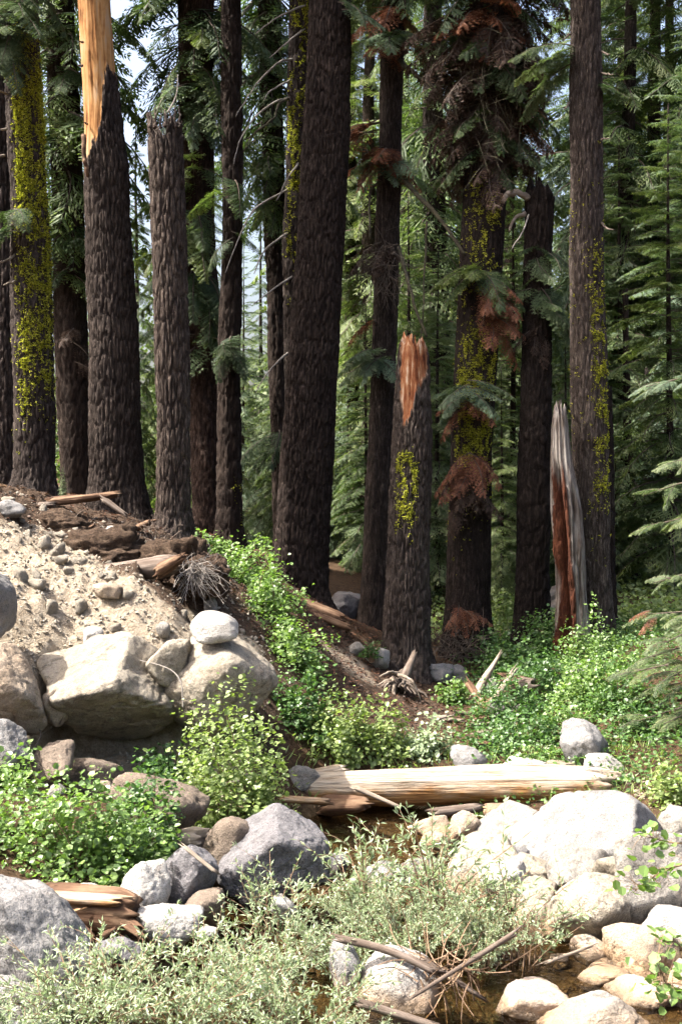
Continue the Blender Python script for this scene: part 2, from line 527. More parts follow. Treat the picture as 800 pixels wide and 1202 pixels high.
# ground: sandy soil, dark forest soil, gravel, chosen by vertex masks, broken up by noise
def ground_mat():
    m, nt, out = new_mat('soil')
    v = coords(nt, kind='World')
    n1 = noise(nt, v, 1.3, 6, 0.7)
    n2 = noise(nt, v, 14.0, 6, 0.75)
    n3 = noise(nt, v, 60.0, 3, 0.7)
    sand = ramp(nt, n2, [(0.3, (0.19, 0.147, 0.102)), (0.5, (0.33, 0.275, 0.207)), (0.72, (0.45, 0.395, 0.32))])
    soil = ramp(nt, n2, [(0.28, (0.024, 0.016, 0.011)), (0.5, (0.070, 0.047, 0.033)), (0.75, (0.14, 0.10, 0.07))])
    floor = ramp(nt, n2, [(0.28, (0.030, 0.020, 0.013)), (0.5, (0.075, 0.047, 0.028)), (0.75, (0.15, 0.085, 0.045))])
    bed = ramp(nt, n2, [(0.28, (0.040, 0.027, 0.014)), (0.5, (0.095, 0.066, 0.036)), (0.75, (0.19, 0.14, 0.085))])
    def msk(a):
        return mapr(nt, mathn(nt, 'ADD', attr(nt, a), mathn(nt, 'MULTIPLY', mathn(nt, 'SUBTRACT', n1, 0.5), 0.9)), 0.4, 0.6)
    c = mixc(nt, msk('soil'), floor, soil)
    c = mixc(nt, msk('sand'), c, sand)
    c = mixc(nt, msk('bed'), c, bed)
    sp = ramp(nt, n3, [(0.3, (0.55, 0.55, 0.55)), (0.5, (1, 1, 1)), (0.75, (1.3, 1.27, 1.2))])
    c = mixc(nt, 0.8, c, sp, 'MULTIPLY')
    h = mathn(nt, 'ADD', n2, mathn(nt, 'MULTIPLY', n3, 0.4))
    princ(nt, out, c, 0.95, bump(nt, h, 1.0, 0.07), 0.1)
    return m
M['ground'] = ground_mat()

def water_mat():
    m, nt, out = new_mat('creek_water')
    v = coords(nt, (1, 1.6, 1), kind='World')
    n1 = noise(nt, v, 5.0, 3, 0.55, 0.5)
    n2 = noise(nt, v, 18.0, 2, 0.5, 0.3)
    nr = bump(nt, mathn(nt, 'ADD', n1, mathn(nt, 'MULTIPLY', n2, 0.35)), 0.35, 0.06)
    t = nt.nodes.new('ShaderNodeBsdfTransparent')
    t.inputs[0].default_value = (0.72, 0.64, 0.48, 1)
    g = nt.nodes.new('ShaderNodeBsdfGlossy')
    g.inputs['Roughness'].default_value = 0.03
    nt.links.new(nr, g.inputs['Normal'])
    f = nt.nodes.new('ShaderNodeFresnel')
    f.inputs['IOR'].default_value = 1.33
    nt.links.new(nr, f.inputs['Normal'])
    mx = nt.nodes.new('ShaderNodeMixShader')
    nt.links.new(f.outputs[0], mx.inputs[0])
    nt.links.new(t.outputs[0], mx.inputs[1])
    nt.links.new(g.outputs[0], mx.inputs[2])
    nt.links.new(mx.outputs[0], out.inputs[0])
    return m
M['water'] = water_mat()

# ------------------------------------------------------------------ terrain
CTRL = []
def cp(px, py, Y):
    p = PX(px, py, Y)
    CTRL.append((p[0], p[1], p[2]))
for p in [(-6, -4, 1.6), (0, -4, 1.5), (6, -4, 1.5), (-6, 0, 1.4), (0, 0, 1.4), (6, 0, 1.4), (-4, 3, 0.9), (0, 3, 0.8), (4, 3, 0.9), (-2.2, 5, 0.3), (0, 5, 0.1), (1, 5, -0.1), (3, 5, 0.3),
          (0.2, 6.0, -0.18), (0.9, 6.3, -0.25), (0.6, 6.9, -0.22), (1.2, 6.8, -0.2), (1.1, 7.15, -0.1), (0.1, 7.4, -0.15), (-0.3, 8.0, -0.12), (0.2, 8.1, -0.18), (0.2, 9.0, -0.2),
          (-0.2, 9.5, -0.22), (0.5, 9.6, -0.25), (0.9, 9.8, -0.2), (0.3, 10.4, -0.22), (-0.3, 10.2, -0.15), (0.9, 10.6, -0.1), (-0.2, 11.1, 0.12), (0.6, 11.3, 0.15), (1.5, 11.2, 0.15), (2.3, 11.2, 0.2),
          (-1.7, 6.5, 0.12), (-1.2, 7.2, 0.05), (-0.7, 7.1, -0.08), (-0.8, 7.7, -0.10), (-1.5, 7.8, 0.28), (-2.3, 8.2, 0.50), (-1.4, 8.6, 0.36), (-1.0, 8.4, 0.0), (-0.95, 9.1, 0.02), (-2.6, 9.2, 0.72), (-1.8, 9.6, 0.42), (-1.1, 9.9, 0.20), (-0.55, 9.9, 0.05),
          (1.4, 9.5, 0.05), (1.9, 8.8, 0.08), (1.4, 8.2, 0.0), (2.4, 8.2, 0.15), (2.0, 7.5, 0.05), (1.7, 7.0, 0.02), (2.2, 6.7, 0.1), (1.1, 8.9, -0.02), (0.8, 8.3, -0.10), (3.2, 7.2, 0.4), (3.4, 9.5, 0.4), (3.6, 11.5, 0.6),
          (-5, 7, 1.1), (-6, 10, 2.3), (-7, 13, 3.0), (-9, 5, 1.6), (-14, 12, 3.2), (7, 7, 1.0), (8, 12, 1.3), (14, 12, 1.6),
          (-30, 30, 3.4), (-12, 30, 2.8), (30, 30, 1.8), (-40, 60, 5), (0, 60, 1.4), (40, 60, 3), (-60, 120, 8), (0, 120, 4), (60, 120, 8), (-20, -30, 3), (20, -30, 3), (-60, 0, 6), (60, 0, 5)]:
    CTRL.append(p)
for a in [(100, 912, 10.3), (180, 912, 10.3), (240, 905, 10.5), (20, 870, 10.2), (110, 772, 10.98), (200, 790, 11.0), (0, 770, 10.9), (200, 715, 11.4), (100, 705, 11.4), (10, 700, 11.0), (20, 640, 12.0), (-40, 600, 12.6), (0, 598, 12.8), (100, 602, 13.7), (60, 640, 12.6), (130, 655, 12.7), (160, 618, 14.0), (215, 640, 14.0),
          (230, 690, 12.2), (60, 590, 15), (140, 606, 15.3), (270, 680, 13.4), (330, 720, 13.4), (300, 780, 11.9), (350, 800, 12.1), (300, 880, 10.6), (250, 628, 19), (300, 655, 16.5), (353, 700, 17), (400, 722, 16.5), (410, 775, 14.5), (440, 830, 13.0),
          (400, 885, 11.4), (480, 792, 15.5), (520, 850, 13), (545, 880, 12), (600, 880, 12), (550, 772, 17), (625, 768, 16.7), (690, 758, 16), (760, 760, 15), (690, 840, 13), (770, 800, 13.5), (790, 870, 11.8), (730, 705, 21), (820, 690, 22), (620, 712, 21),
          (440, 722, 20), (330, 660, 22), (200, 620, 22), (50, 600, 22), (0, 585, 30), (400, 655, 35), (700, 655, 35), (850, 650, 40)]:
    cp(*a)
CTRL = np.array(CTRL)
def _tps_fit(P):
    n = len(P)
    d = np.linalg.norm(P[:, None, :2] - P[None, :, :2], axis=2)
    K = d ** 2 * np.log(d + 1e-9) + np.eye(n) * 0.15
    A = np.zeros((n + 3, n + 3))
    Q = np.hstack([np.ones((n, 1)), P[:, :2]])
    A[:n, :n] = K
    A[:n, n:] = Q
    A[n:, :n] = Q.T
    b = np.zeros(n + 3)
    b[:n] = P[:, 2]
    return np.linalg.solve(A, b)
TPS = _tps_fit(CTRL)
def ground_base(x, y):
    x = np.atleast_1d(np.asarray(x, float))
    y = np.atleast_1d(np.asarray(y, float))
    out = np.empty(len(x))
    for s in range(0, len(x), 20000):
        xx, yy = x[s:s + 20000], y[s:s + 20000]
        d2 = (xx[:, None] - CTRL[None, :, 0]) ** 2 + (yy[:, None] - CTRL[None, :, 1]) ** 2
        out[s:s + 20000] = (0.5 * d2 * np.log(d2 + 1e-18)) @ TPS[:-3] + TPS[-3] + TPS[-2] * xx + TPS[-1] * yy
    cave = sstep(-2.75, -2.5, x) * sstep(-0.85, -1.1, x) * sstep(9.75, 10.0, y) * sstep(11.02, 10.92, y)   # hollow washed out under the slab
    out = out * (1 - cave) + np.minimum(out, 0.42) * cave
    out = out - 0.38 * sstep(-2.05, -1.85, x) * sstep(-1.2, -1.4, x) * sstep(11.6, 11.8, y) * sstep(12.45, 12.25, y)
    r = np.hypot(x, y)
    k = sstep(90, 130, r)
    return out * (1 - k) + k * (5 + 0.02 * np.minimum(r, 600))
def sand_mask(x, y):
    z = ground_base(x, y)
    line = 2.62 - 0.50 * (x + 3.4)           # the dark topsoil lies above a slanting line
    m = sstep(0.1, -0.15, z - np.minimum(line, 2.5)) * sstep(13.9, 12.8, y) * sstep(-0.55, -1.1, x) * sstep(9.6, 10.2, y)
    m2 = np.exp(-(((x - 0.12) / 0.45) ** 2 + ((y - 14.2) / 0.9) ** 2)) * 0.85
    return np.clip(np.maximum(m, m2), 0, 1)
def ground(x, y):
    x = np.atleast_1d(np.asarray(x, float))
    y = np.atleast_1d(np.asarray(y, float))
    z = ground_base(x, y)
    p = np.stack([x, y, np.zeros_like(x)], 1)
    bank = sstep(-0.4, -1.2, x) * sstep(9.8, 10.8, y) * sstep(15, 13.5, y)
    z = z + 0.05 * fbm(p * 1.1, 3, 5) + 0.022 * fbm(p * 5, 3, 9)
    z = z + bank * (0.12 * fbm(p * 1.6, 3, 31) + 0.035 * fbm(p * 7, 4, 33) + 0.02 * np.abs(fbm(p * 16, 3, 35)))
    pw = p + 0.12 * np.stack([fbm(p * 4, 2, 41), fbm(p * 4 + 7, 2, 42), 0 * x], 1)
    w1, w2 = worley(pw * np.array([3.4, 2.6, 1]) + 5.5, 43)          # packed earth breaks in chunks
    z = z + bank * sstep(1.2, 1.6, z) * (0.085 * sstep(0.0, 0.25, w2 - w1) * (0.4 + 0.6 * vnoise(np.floor(pw * 2.0), 44)) - 0.03)
    return z
def gz(x, y):
    return float(ground(x, y)[0])

def axis_grid(fine0, fine1, step, far0, far1, k=34):
    a = np.arange(fine0, fine1 + 1e-6, step)
    t = np.linspace(0, 1, k)[1:]
    lo = fine0 - (fine0 - far0) * t ** 3
    hi = fine1 + (far1 - fine1) * t ** 3
    return np.concatenate([lo[::-1], a, hi])
gx = axis_grid(-5.5, 5.5, 0.042, -900, 900)
gy = np.concatenate([-60 + 66 * np.linspace(0, 1, 30)[:-1] ** 0.6, np.arange(6.0, 18.5, 0.042), 18.5 + (1500 - 18.5) * np.linspace(0, 1, 60)[1:] ** 3])
gy = np.sort(gy)
X, Yg = np.meshgrid(gx, gy)
xf, yf = X.ravel(), Yg.ravel()
zf = ground(xf, yf)
nx, ny = len(gx), len(gy)
ii = np.arange(ny - 1)[:, None] * nx + np.arange(nx - 1)[None, :]
quads = np.stack([ii, ii + 1, ii + nx + 1, ii + nx], -1).reshape(-1, 4)
zb = zf
sand = sand_mask(xf, yf)
soil = sstep(-0.2, -0.8, xf) * sstep(10, 11, yf) * sstep(17, 14, yf) + np.exp(-(((xf - 0.4) / 1.0) ** 2 + ((yf - 14.0) / 2.2) ** 2))
bed = sstep(0.12, 0.02, zb) * sstep(12, 11, yf)
terr = link('ground', mk_mesh('ground', np.stack([xf, yf, zf], 1), [(quads, 0)], M['ground'], True, {'sand': sand, 'soil': np.clip(soil, 0, 1), 'bed': bed}))
tag(terr, kind='structure')
wx, wy = np.meshgrid(np.linspace(-1.6, 3.2, 40), np.linspace(4.0, 11.2, 60))
wi = np.arange(59)[:, None] * 40 + np.arange(39)[None, :]
wat = link('creek_water', mk_mesh('creek_water', np.stack([wx.ravel(), wy.ravel(), np.zeros(wx.size)], 1), [(np.stack([wi, wi + 1, wi + 41, wi + 40], -1).reshape(-1, 4), 0)], M['water']))
tag(wat, kind='structure')

# ------------------------------------------------------------------ rocks
ICO = {}
def ico(level):
    if level not in ICO:
        bm = bmesh.new()
        bmesh.ops.create_icosphere(bm, subdivisions=level, radius=1)
        bm.verts.ensure_lookup_table()
        V = np.array([v.co[:] for v in bm.verts])
        Fc = np.array([[v.index for v in f.verts] for f in bm.faces])
        bm.free()
        ICO[level] = (V, Fc)
    return ICO[level]

def rock_mesh(name, seed, half, mat, p=14, ncut=16, rough=0.06, level=5, planes=None, yaw=0.0):
    rg = np.random.default_rng(seed)
    D, Fc = ico(level)
    nrm = rg.normal(size=(ncut, 3))
    nrm /= np.linalg.norm(nrm, axis=1, keepdims=True)
    off = rg.uniform(0.72, 1.0, ncut)
    nrm = np.vstack([nrm, np.eye(3), -np.eye(3)])
    off = np.concatenate([off, np.full(6, 1.12)])
    if planes is not None:
        pn = np.array([q[:3] for q in planes], float)
        pn /= np.linalg.norm(pn, axis=1, keepdims=True)
        nrm = np.vstack([nrm, pn])
        off = np.concatenate([off, [q[3] for q in planes]])
    dn = np.maximum(D @ nrm.T, 0) / off[None, :]
    r = (dn ** p).sum(1) ** (-1.0 / p)
    V = D * r[:, None]
    so = rg.uniform(0, 90, 3)
    n = fbm(V * 1.5 + so, 3, seed) * rough * 1.3 + fbm(V * 5 + so, 4, seed + 5, 0.65) * rough * 0.8
    wv = V + 0.25 * np.stack([fbm(V * 2 + so, 2, seed + 50), fbm(V * 2 + so + 9, 2, seed + 51), fbm(V * 2 + so + 18, 2, seed + 52)], 1)
    c1, c2 = worley(wv * np.array([1.5, 1.5, 2.2]) + so, seed + 11)
    n = n + rough * 0.9 * (sstep(0.0, 0.07, c2 - c1) - 1) * sstep(0.0, 0.3, vnoise(V * 1.1 + so, seed))
    n = n + rough * 0.5 * (c1 - 0.5)                     # spalled scoops
    V = V * (1 + n)[:, None]
    lo, hi = V.min(0), V.max(0)
    V = (V - (lo + hi) / 2) / ((hi - lo) / 2)
    V = V * np.asarray(half)[None, :]
    return mk_mesh(name, V, [(Fc, 0)], mat, True)

def boulder(label, x0, y0, x1, y1, Y, mat, seed, depth=1.0, name='boulder', cat='boulder', group=None, parent=None, sink=0.22, **kw):
    """a rock filling a photo box at distance Y (centre); depth = y half-size relative to x half-size"""
    if (x1 - x0) < 64 and Y > 10.9:          # small rocks rest on the slope: slide along the line of sight to the soil
        best = min(np.arange(Y - 1.8, Y + 2.6, 0.05), key=lambda q: abs(gz((x0 + x1) / 2 * q / FPX - CXP * q / FPX, q) - (CAMH - (y1 - sink * (y1 - y0) - HYP) * q / FPX)) + 0.004 * abs(q - Y))
        Y = float(best)
    c = PX((x0 + x1) / 2, (y0 + y1) / 2, Y)
    hx, hz = (x1 - x0) / 2 * Y / FPX, (y1 - y0) / 2 * Y / FPX
    if 'level' not in kw:
        kw['level'] = 6 if (x1 - x0) > 128 else 5 if (x1 - x0) > 48 else (4 if (x1 - x0) > 18 else 3)
    o = link(name, rock_mesh(name, seed, (hx, max(hx, hz) * depth, hz), M[mat], **kw), parent, c)
    if parent is None:
        tag(o, label, cat, group)
    return o

B = boulder
# left bank
B('tan granite boulder at the left edge halfway up the sandy bank', -45, 660, 22, 755, 10.5, 'grey', 1, 1.0, p=10)
B('large boulder at the left edge with sunlit top and orange side', -75, 752, 56, 868, 9.9, 'tan', 2, 0.9, p=12, planes=[(0.75, -0.25, 0.6, 0.75), (-0.1, -1, -0.1, 0.7)])
B('huge pale angular slab jutting from the sandy bank over a dark hollow', 34, 744, 214, 876, 10.6, 'cream', 13, 1.1, p=20, ncut=9, rough=0.06,
  planes=[(-0.35, -0.5, 0.75, 0.62), (0.75, -0.35, 0.45, 0.62), (0.15, -0.75, -0.65, 0.42), (-0.8, -0.3, -0.4, 0.7), (0.2, -0.9, 0.1, 0.75)])
B('small brown rock wedged between the left boulder and the pale slab', 52, 806, 80, 852, 10.1, 'tan', 4)
B('big rounded boulder with dark shaded side under the white oval stone', 188, 740, 326, 868, 10.75, 'cream', 5, 1.0, p=7, rough=0.05, ncut=12, planes=[(0.45, -0.8, -0.35, 0.72), (0.6, -0.1, 0.8, 0.85), (-0.6, -0.1, 0.8, 0.85)])
B('white oval stone lying on top of the big rounded boulder', 223, 717, 281, 754, 10.55, 'white', 6, 0.9, p=6, rough=0.03)
B('rough tan block beside the left of the big rounded boulder', 172, 750, 224, 806, 10.55, 'cream', 7, 0.9, p=14)
B('grey rock at the left edge above the leafy bush', -15, 842, 38, 915, 9.4, 'grey', 8)
B('rounded pinkish rock peeking out behind the left leafy bush', 35, 872, 87, 930, 9.5, 'brown', 9, p=7)
B('flat brown rock lying in the hollow under the slab', 60, 885, 152, 940, 9.95, 'brown', 10, 0.8, p=8)
B('rounded brown boulder at the mouth of the hollow', 128, 905, 246, 1000, 9.1, 'brown', 11, 0.8, p=8)
B('fist sized stone in front of the hollow', 114, 916, 133, 932, 9.3, 'tan', 12, name='stone', cat='stone')
B('small sunlit stone poking through the left leafy bush', 56, 920, 77, 938, 8.75, 'pale', 14, name='stone', cat='stone')
# creek, left part
B('dark wet boulder with tan left face beside the creek', 229, 955, 312, 1045, 8.6, 'brown', 15, 0.9, p=8)
B('big purple grey boulder with smooth curved top in the creek', 258, 949, 388, 1055, 8.45, 'dark', 16, 0.8, p=16, rough=0.05, planes=[(0.55, -0.2, 0.8, 0.58), (-0.55, -0.25, 0.8, 0.66)])
B('dark grey boulder behind the white pointed rock', 182, 989, 257, 1065, 7.95, 'dark', 17, 1.0, p=9)
B('white pointed rock between leafy bush and dark grey boulder', 138, 1010, 200, 1085, 7.65, 'white', 18, 0.9, p=12, planes=[(-0.8, -0.2, 0.6, 0.65), (0.6, -0.5, 0.55, 0.7)])
B('low white rock left of the willow', 163, 1061, 238, 1108, 7.3, 'white', 19, 0.9, p=7)
B('low wet brown rock in the trickle behind the willow', 211, 1044, 264, 1085, 7.7, 'brown', 20, p=8)
B('white rock under the left end of the leafy bush', 68, 1036, 122, 1066, 7.55, 'white', 21, 0.8, p=7)
B('flat dark rock in front of the broken log', 108, 1100, 172, 1132, 7.0, 'dark', 22, 0.8)
B('large mottled grey boulder filling the lower left corner', -75, 1036, 112, 1230, 6.6, 'grey', 23, 0.7, p=11, rough=0.07, planes=[(0.7, -0.25, 0.65, 0.6)])
B('pale grey slab at the very bottom left corner', -60, 1158, 96, 1240, 6.15, 'grey', 24, 0.7, p=12, planes=[(0.35, -0.2, 0.9, 0.6)])
B('white angular boulder at the bottom under the crossed sticks', 416, 1116, 516, 1190, 6.85, 'white', 25, 0.8, p=12, planes=[(-0.6, -0.3, 0.7, 0.72), (0.5, -0.5, 0.6, 0.78)])
B('grey stone left of the white boulder under the sticks', 386, 1106, 424, 1160, 6.95, 'grey', 26)
B('white cobble shining through the middle of the willow', 318, 1052, 348, 1078, 7.5, 'white', 27, name='stone', cat='stone')
B('small white stone at the left side of the willow', 232, 1086, 256, 1104, 7.1, 'white', 28, name='stone', cat='stone')
# creek, right part
B('big pale grey peaked boulder below the right end of the log', 612, 930, 792, 1075, 9.0, 'light', 30, 0.75, p=22, ncut=9, rough=0.04, planes=[(-0.55, -0.42, 0.72, 0.50), (0.85, -0.35, 0.2, 0.62), (0.1, 0.2, 1, 0.95)])
B('white rounded boulder under the log with dark right tip', 548, 942, 664, 1030, 9.7, 'pale', 31, 0.8, p=16, planes=[(-0.5, -0.3, 0.8, 0.62)])
B('white sunlit rock leaning on the peaked boulder', 600, 955, 682, 1020, 9.3, 'white', 32, 0.8, p=16, planes=[(-0.5, -0.3, 0.8, 0.66)])
B('dazzling white boulder at the right edge beside the peaked boulder', 716, 972, 850, 1105, 7.95, 'pale', 33, 0.8, p=16)
B('pinkish pale boulder in front of the peaked boulder', 640, 994, 738, 1070, 8.35, 'pale', 34, 0.9, p=18)
B('pitted tan white boulder with dark notch at lower right', 628, 1026, 748, 1128, 7.75, 'cream', 35, 0.8, p=16, rough=0.07, planes=[(0.5, -0.5, -0.5, 0.62)])
B('white rock left of the pitted boulder', 598, 1033, 654, 1080, 8.05, 'cream', 36, p=16)
B('rounded tan boulder with stained belly near the right edge', 712, 1090, 798, 1146, 7.3, 'tan', 37, 0.8, p=16)
B('flat pale rock between the tan boulder and the pool', 676, 1134, 746, 1164, 7.15, 'pale', 38, 0.8, p=16)
B('white boulder at right beside the amber pool', 706, 1146, 800, 1198, 6.9, 'white', 39, 0.8, p=16)
B('low white boulder left of the amber pool at the bottom', 578, 1156, 672, 1225, 6.75, 'white', 40, 0.8, p=16)
B('wide pale boulder along the bottom edge', 622, 1172, 772, 1250, 6.45, 'pale', 41, 0.7, p=16)
B('pinkish cobble in the shadow beside the tan boulder', 692, 1124, 724, 1146, 7.35, 'tan', 42, name='stone', cat='stone')
B('broad white boulder behind the tall willow stems', 508, 984, 628, 1090, 8.7, 'cream', 43, 0.8, p=16)
B('tan boulder standing behind the bare stick', 596, 1056, 672, 1136, 7.9, 'tan', 44, 0.8, p=16)
B('bluish grey rock behind the willow stems', 556, 985, 634, 1036, 9.0, 'grey', 45, 0.8, p=16)
B('small white cobble at the foot of the tan boulder', 640, 1118, 668, 1140, 7.45, 'white', 46, name='stone', cat='stone')
B('white boulder touching the right edge above the tan boulder', 748, 1062, 840, 1120, 7.6, 'white', 47, 0.8, p=16)
B('cream white slab filling the gap left of the dazzling white boulder', 690, 1000, 770, 1062, 8.2, 'cream', 90, 0.9, p=18)
B('angular white block between the pinkish and the broad white boulder', 590, 1000, 652, 1046, 8.6, 'cream', 91, 0.9, p=18)
B('white slab under the left foot of the peaked boulder', 560, 1010, 622, 1062, 8.4, 'white', 92, 0.9, p=16)
B('pale block right of the white boulder by the amber pool', 776, 1130, 830, 1180, 7.0, 'pale', 93, 0.9, p=16)
B('pale rock at the right edge above the peaked boulder foot', 770, 945, 830, 1000, 9.2, 'pale', 94, 0.9, p=16)
B('white wedge of rock between pitted boulder and tan boulder', 668, 1100, 716, 1134, 7.5, 'white', 95, 0.9, p=16)
# around the log
B('white rock showing behind the middle of the log', 586, 889, 646, 915, 11.4, 'white', 50, 0.8, p=7)
B('pinkish low rock showing just behind the log', 638, 892, 676, 912, 11.5, 'tan', 51, 0.8)
B('white rock behind the right end of the log', 684, 884, 732, 912, 11.5, 'white', 52, 0.8)
B('grey rock behind the log beside the stump chips', 528, 876, 572, 908, 11.9, 'grey', 53, 0.8, p=7)
B('tan ledge stone lying in the water under the log', 478, 958, 532, 988, 10.0, 'tan', 54, 0.8, p=9)
B('rusty wet stone in front of the ledge stone', 494, 976, 530, 996, 9.6, 'tan', 55, 0.8, p=8, name='stone', cat='stone')
B('tan stone standing at the waterline under the log', 528, 952, 566, 994, 9.75, 'tan', 56, 0.8, p=8)
B('rounded wet stone under the middle of the log', 566, 943, 614, 962, 10.5, 'brown', 57, 0.8, p=8)
B('dark wet stone at the left of the pool', 372, 1000, 408, 1040, 8.9, 'dark', 58, 0.8)
B('dark blue stone in the pool behind the willow', 470, 1006, 520, 1040, 8.9, 'dark', 59, 0.8)
B('grey smooth stone in the pool behind the willow', 426, 1010, 480, 1044, 8.6, 'grey', 61, 0.8)
B('pale rock at the left end of the log', 330, 898, 376, 926, 11.4, 'pale', 60, 0.8)
# slope behind
B('grey granite boulder in the green brush above the right end of the log', 656, 846, 716, 908, 12.0, 'grey', 62, 0.9, p=12, planes=[(-0.5, -0.4, 0.7, 0.7), (0.5, -0.3, 0.8, 0.62)])
B('small grey rock half hidden in the brush below the right trunk', 664, 778, 694, 812, 14.2, 'grey', 63)
B('grey rock in front of the rotten stump', 574, 822, 602, 848, 13.0, 'grey', 64)
B('pale flat rock in front of the rotten stump', 596, 824, 628, 848, 13.1, 'pale', 65)
B('pale rock inside the arms of the rotten stump', 561, 797, 585, 818, 13.9, 'pale', 66)
B('shaded grey rock behind the broken snag', 502, 778, 534, 806, 15.4, 'grey', 67)
B('second shaded grey rock between snag and big mossy trunk', 526, 780, 552, 802, 15.9, 'grey', 68)
B('white block at the foot of the broken snag', 428, 760, 458, 788, 14.5, 'white', 69, 0.9, p=13)
B('flat grey stone on the bare dirt left of the snag', 408, 753, 430, 770, 14.8, 'pale', 70, p=12)
B('dark boulder in the shade behind the middle trunk', 380, 694, 430, 740, 20, 'dark', 71, 0.9, p=7)
B('grey flat rock on the bank rim at the left edge', -6, 586, 32, 612, 13.2, 'grey', 72, 0.9)
B('flat grey stone on the dark soil below the rotten wood', 62, 597, 88, 614, 13.3, 'grey', 73, p=12)
B('round pale pebble on the dark soil of the bank', 124, 617, 140, 631, 13.3, 'white', 74, name='stone', cat='stone', p=5)
B('round pale cobble near the root on the bank', 152, 643, 168, 661, 12.95, 'white', 75, name='stone', cat='stone', p=5)
B('angular cream stone on the sandy slope above the slab', 95, 735, 122, 762, 11.0, 'white', 76, name='stone', cat='stone', p=15)
B('cream stone left of the white oval stone', 183, 730, 200, 750, 11.0, 'pale', 77, name='stone', cat='stone', p=7)
B('flat brown slab stone under the root', 108, 684, 145, 702, 12.3, 'tan', 78, name='stone', cat='stone')
B('pale stone in the leafy slope beside the root tangle', 240, 698, 256, 722, 12.0, 'pale', 79, name='stone', cat='stone')

# small stones set in the bank: pieces of the ground
rg = np.random.default_rng(99)
smesh = [rock_mesh('stone', 300 + i, (1, 0.85, 0.7), M['stone'], p=20 if i % 3 else 8, ncut=10, rough=0.07, level=3) for i in range(7)]
cnt = 0
while cnt < 150:
    x, y = rg.uniform(-3.9, -0.9), rg.uniform(10.3, 13.8)
    if sand_mask(x, y)[0] < rg.uniform(0.15, 0.8) and rg.random() < 0.75:
        continue
    s = 0.02 + 0.08 * rg.random() ** 3.5
    z = gz(x, y)
    link('stone', smesh[rg.integers(7)], terr, (x, y, z + s * 0.15), rg.uniform(0, 6.28, 3), (s, s, s))
    cnt += 1
bmesh_ = [rock_mesh('stone', 340 + i, (1, 0.85, 0.6), M[['tan', 'brown', 'pale', 'white'][i % 4]], p=7, ncut=9, rough=0.04, level=3) for i in range(8)]
cnt = 0
while cnt < 85:       # cobbles of the creek bed and between the boulders
    y = rg.uniform(6.3, 11.0)
    x = rg.uniform(-1.3, 2.6)
    z = gz(x, y)
    if z > 0.16:
        continue
    s = 0.035 + 0.09 * rg.random() ** 2
    link('stone', bmesh_[rg.integers(8)], terr, (x, y, z + s * 0.2), (rg.uniform(-.3, .3), rg.uniform(-.3, .3), rg.uniform(0, 6.28)), (s, s, s))
    cnt += 1


def gravel(name, label, cat, n, region, dens, smin, smax, mat, seed):
    rg = np.random.default_rng(seed)
    x = rg.uniform(region[0], region[1], n * 4)
    y = rg.uniform(region[2], region[3], n * 4)
    k = rg.random(len(x)) < dens(x, y)
    x, y = x[k][:n], y[k][:n]
    m = len(x)
    z = ground(x, y)
    s = smin + (smax - smin) * rg.random(m) ** 3
    O = np.array([[1, 0, 0], [-1, 0, 0], [0, 1, 0], [0, -1, 0], [0, 0, 1], [0, 0, -1.0]])
    Fo = np.array([[0, 2, 4], [2, 1, 4], [1, 3, 4], [3, 0, 4], [2, 0, 5], [1, 2, 5], [3, 1, 5], [0, 3, 5]])
    V = O[None] * rg.uniform(0.6, 1.3, (m, 6, 1)) + rg.normal(size=(m, 6, 3)) * 0.25
    a = rg.uniform(0, 6.28, m)
    ca, sa = np.cos(a)[:, None], np.sin(a)[:, None]
    V = np.stack([V[..., 0] * ca - V[..., 1] * sa, V[..., 0] * sa + V[..., 1] * ca, V[..., 2] * 0.8], -1)
    V = V * s[:, None, None] + np.stack([x, y, z + s * 0.3], 1)[:, None, :]
    Fc = (np.arange(m)[:, None, None] * 6 + Fo[None]).reshape(-1, 3)
    o = link(name, mk_mesh(name, V.reshape(-1, 3), [(Fc, 0)], M[mat], False))
    tag(o, label, cat, kind='stuff')
gravel('gravel', 'loose gravel and crumbs on the sandy bank', 'gravel', 9000, (-4.5, -0.7, 10.2, 14), lambda x, y: 0.25 + 0.75 * sand_mask(x, y), 0.004, 0.028, 'stone', 5)
gravel('creek_gravel', 'wet gravel between the creek boulders', 'gravel', 4000, (-1.6, 2.8, 6.2, 11.2), lambda x, y: (ground_base(x, y) < 0.3) * 1.0, 0.006, 0.03, 'tan', 6)


# the dark lip of soil and roots that overhangs the sand: pieces of the ground
def soil_lump(x0, y0, x1, y1, Y, seed, depth=1.0):
    c = PX((x0 + x1) / 2, (y0 + y1) / 2, Y)
    hx, hz = (x1 - x0) / 2 * Y / FPX, (y1 - y0) / 2 * Y / FPX
    me = rock_mesh('soil_overhang', seed, (hx, hx * depth, hz), M['ground'], p=7, ncut=12, rough=0.24, level=5)
    n = len(me.vertices)
    for a, v in (('sand', 0.0), ('soil', 1.0), ('bed', 0.0)):
        at = me.attributes.new(a, 'FLOAT', 'POINT')
        at.data.foreach_set('value', np.full(n, v, np.float32))
    return link('soil_overhang', me, terr, c)
soil_lump(70, 612, 190, 686, 12.75, 501, 0.7)
soil_lump(150, 628, 250, 700, 12.55, 502, 0.7)
soil_lump(196, 648, 272, 704, 12.25, 503, 0.75)
soil_lump(20, 596, 120, 650, 13.1, 504, 0.6)

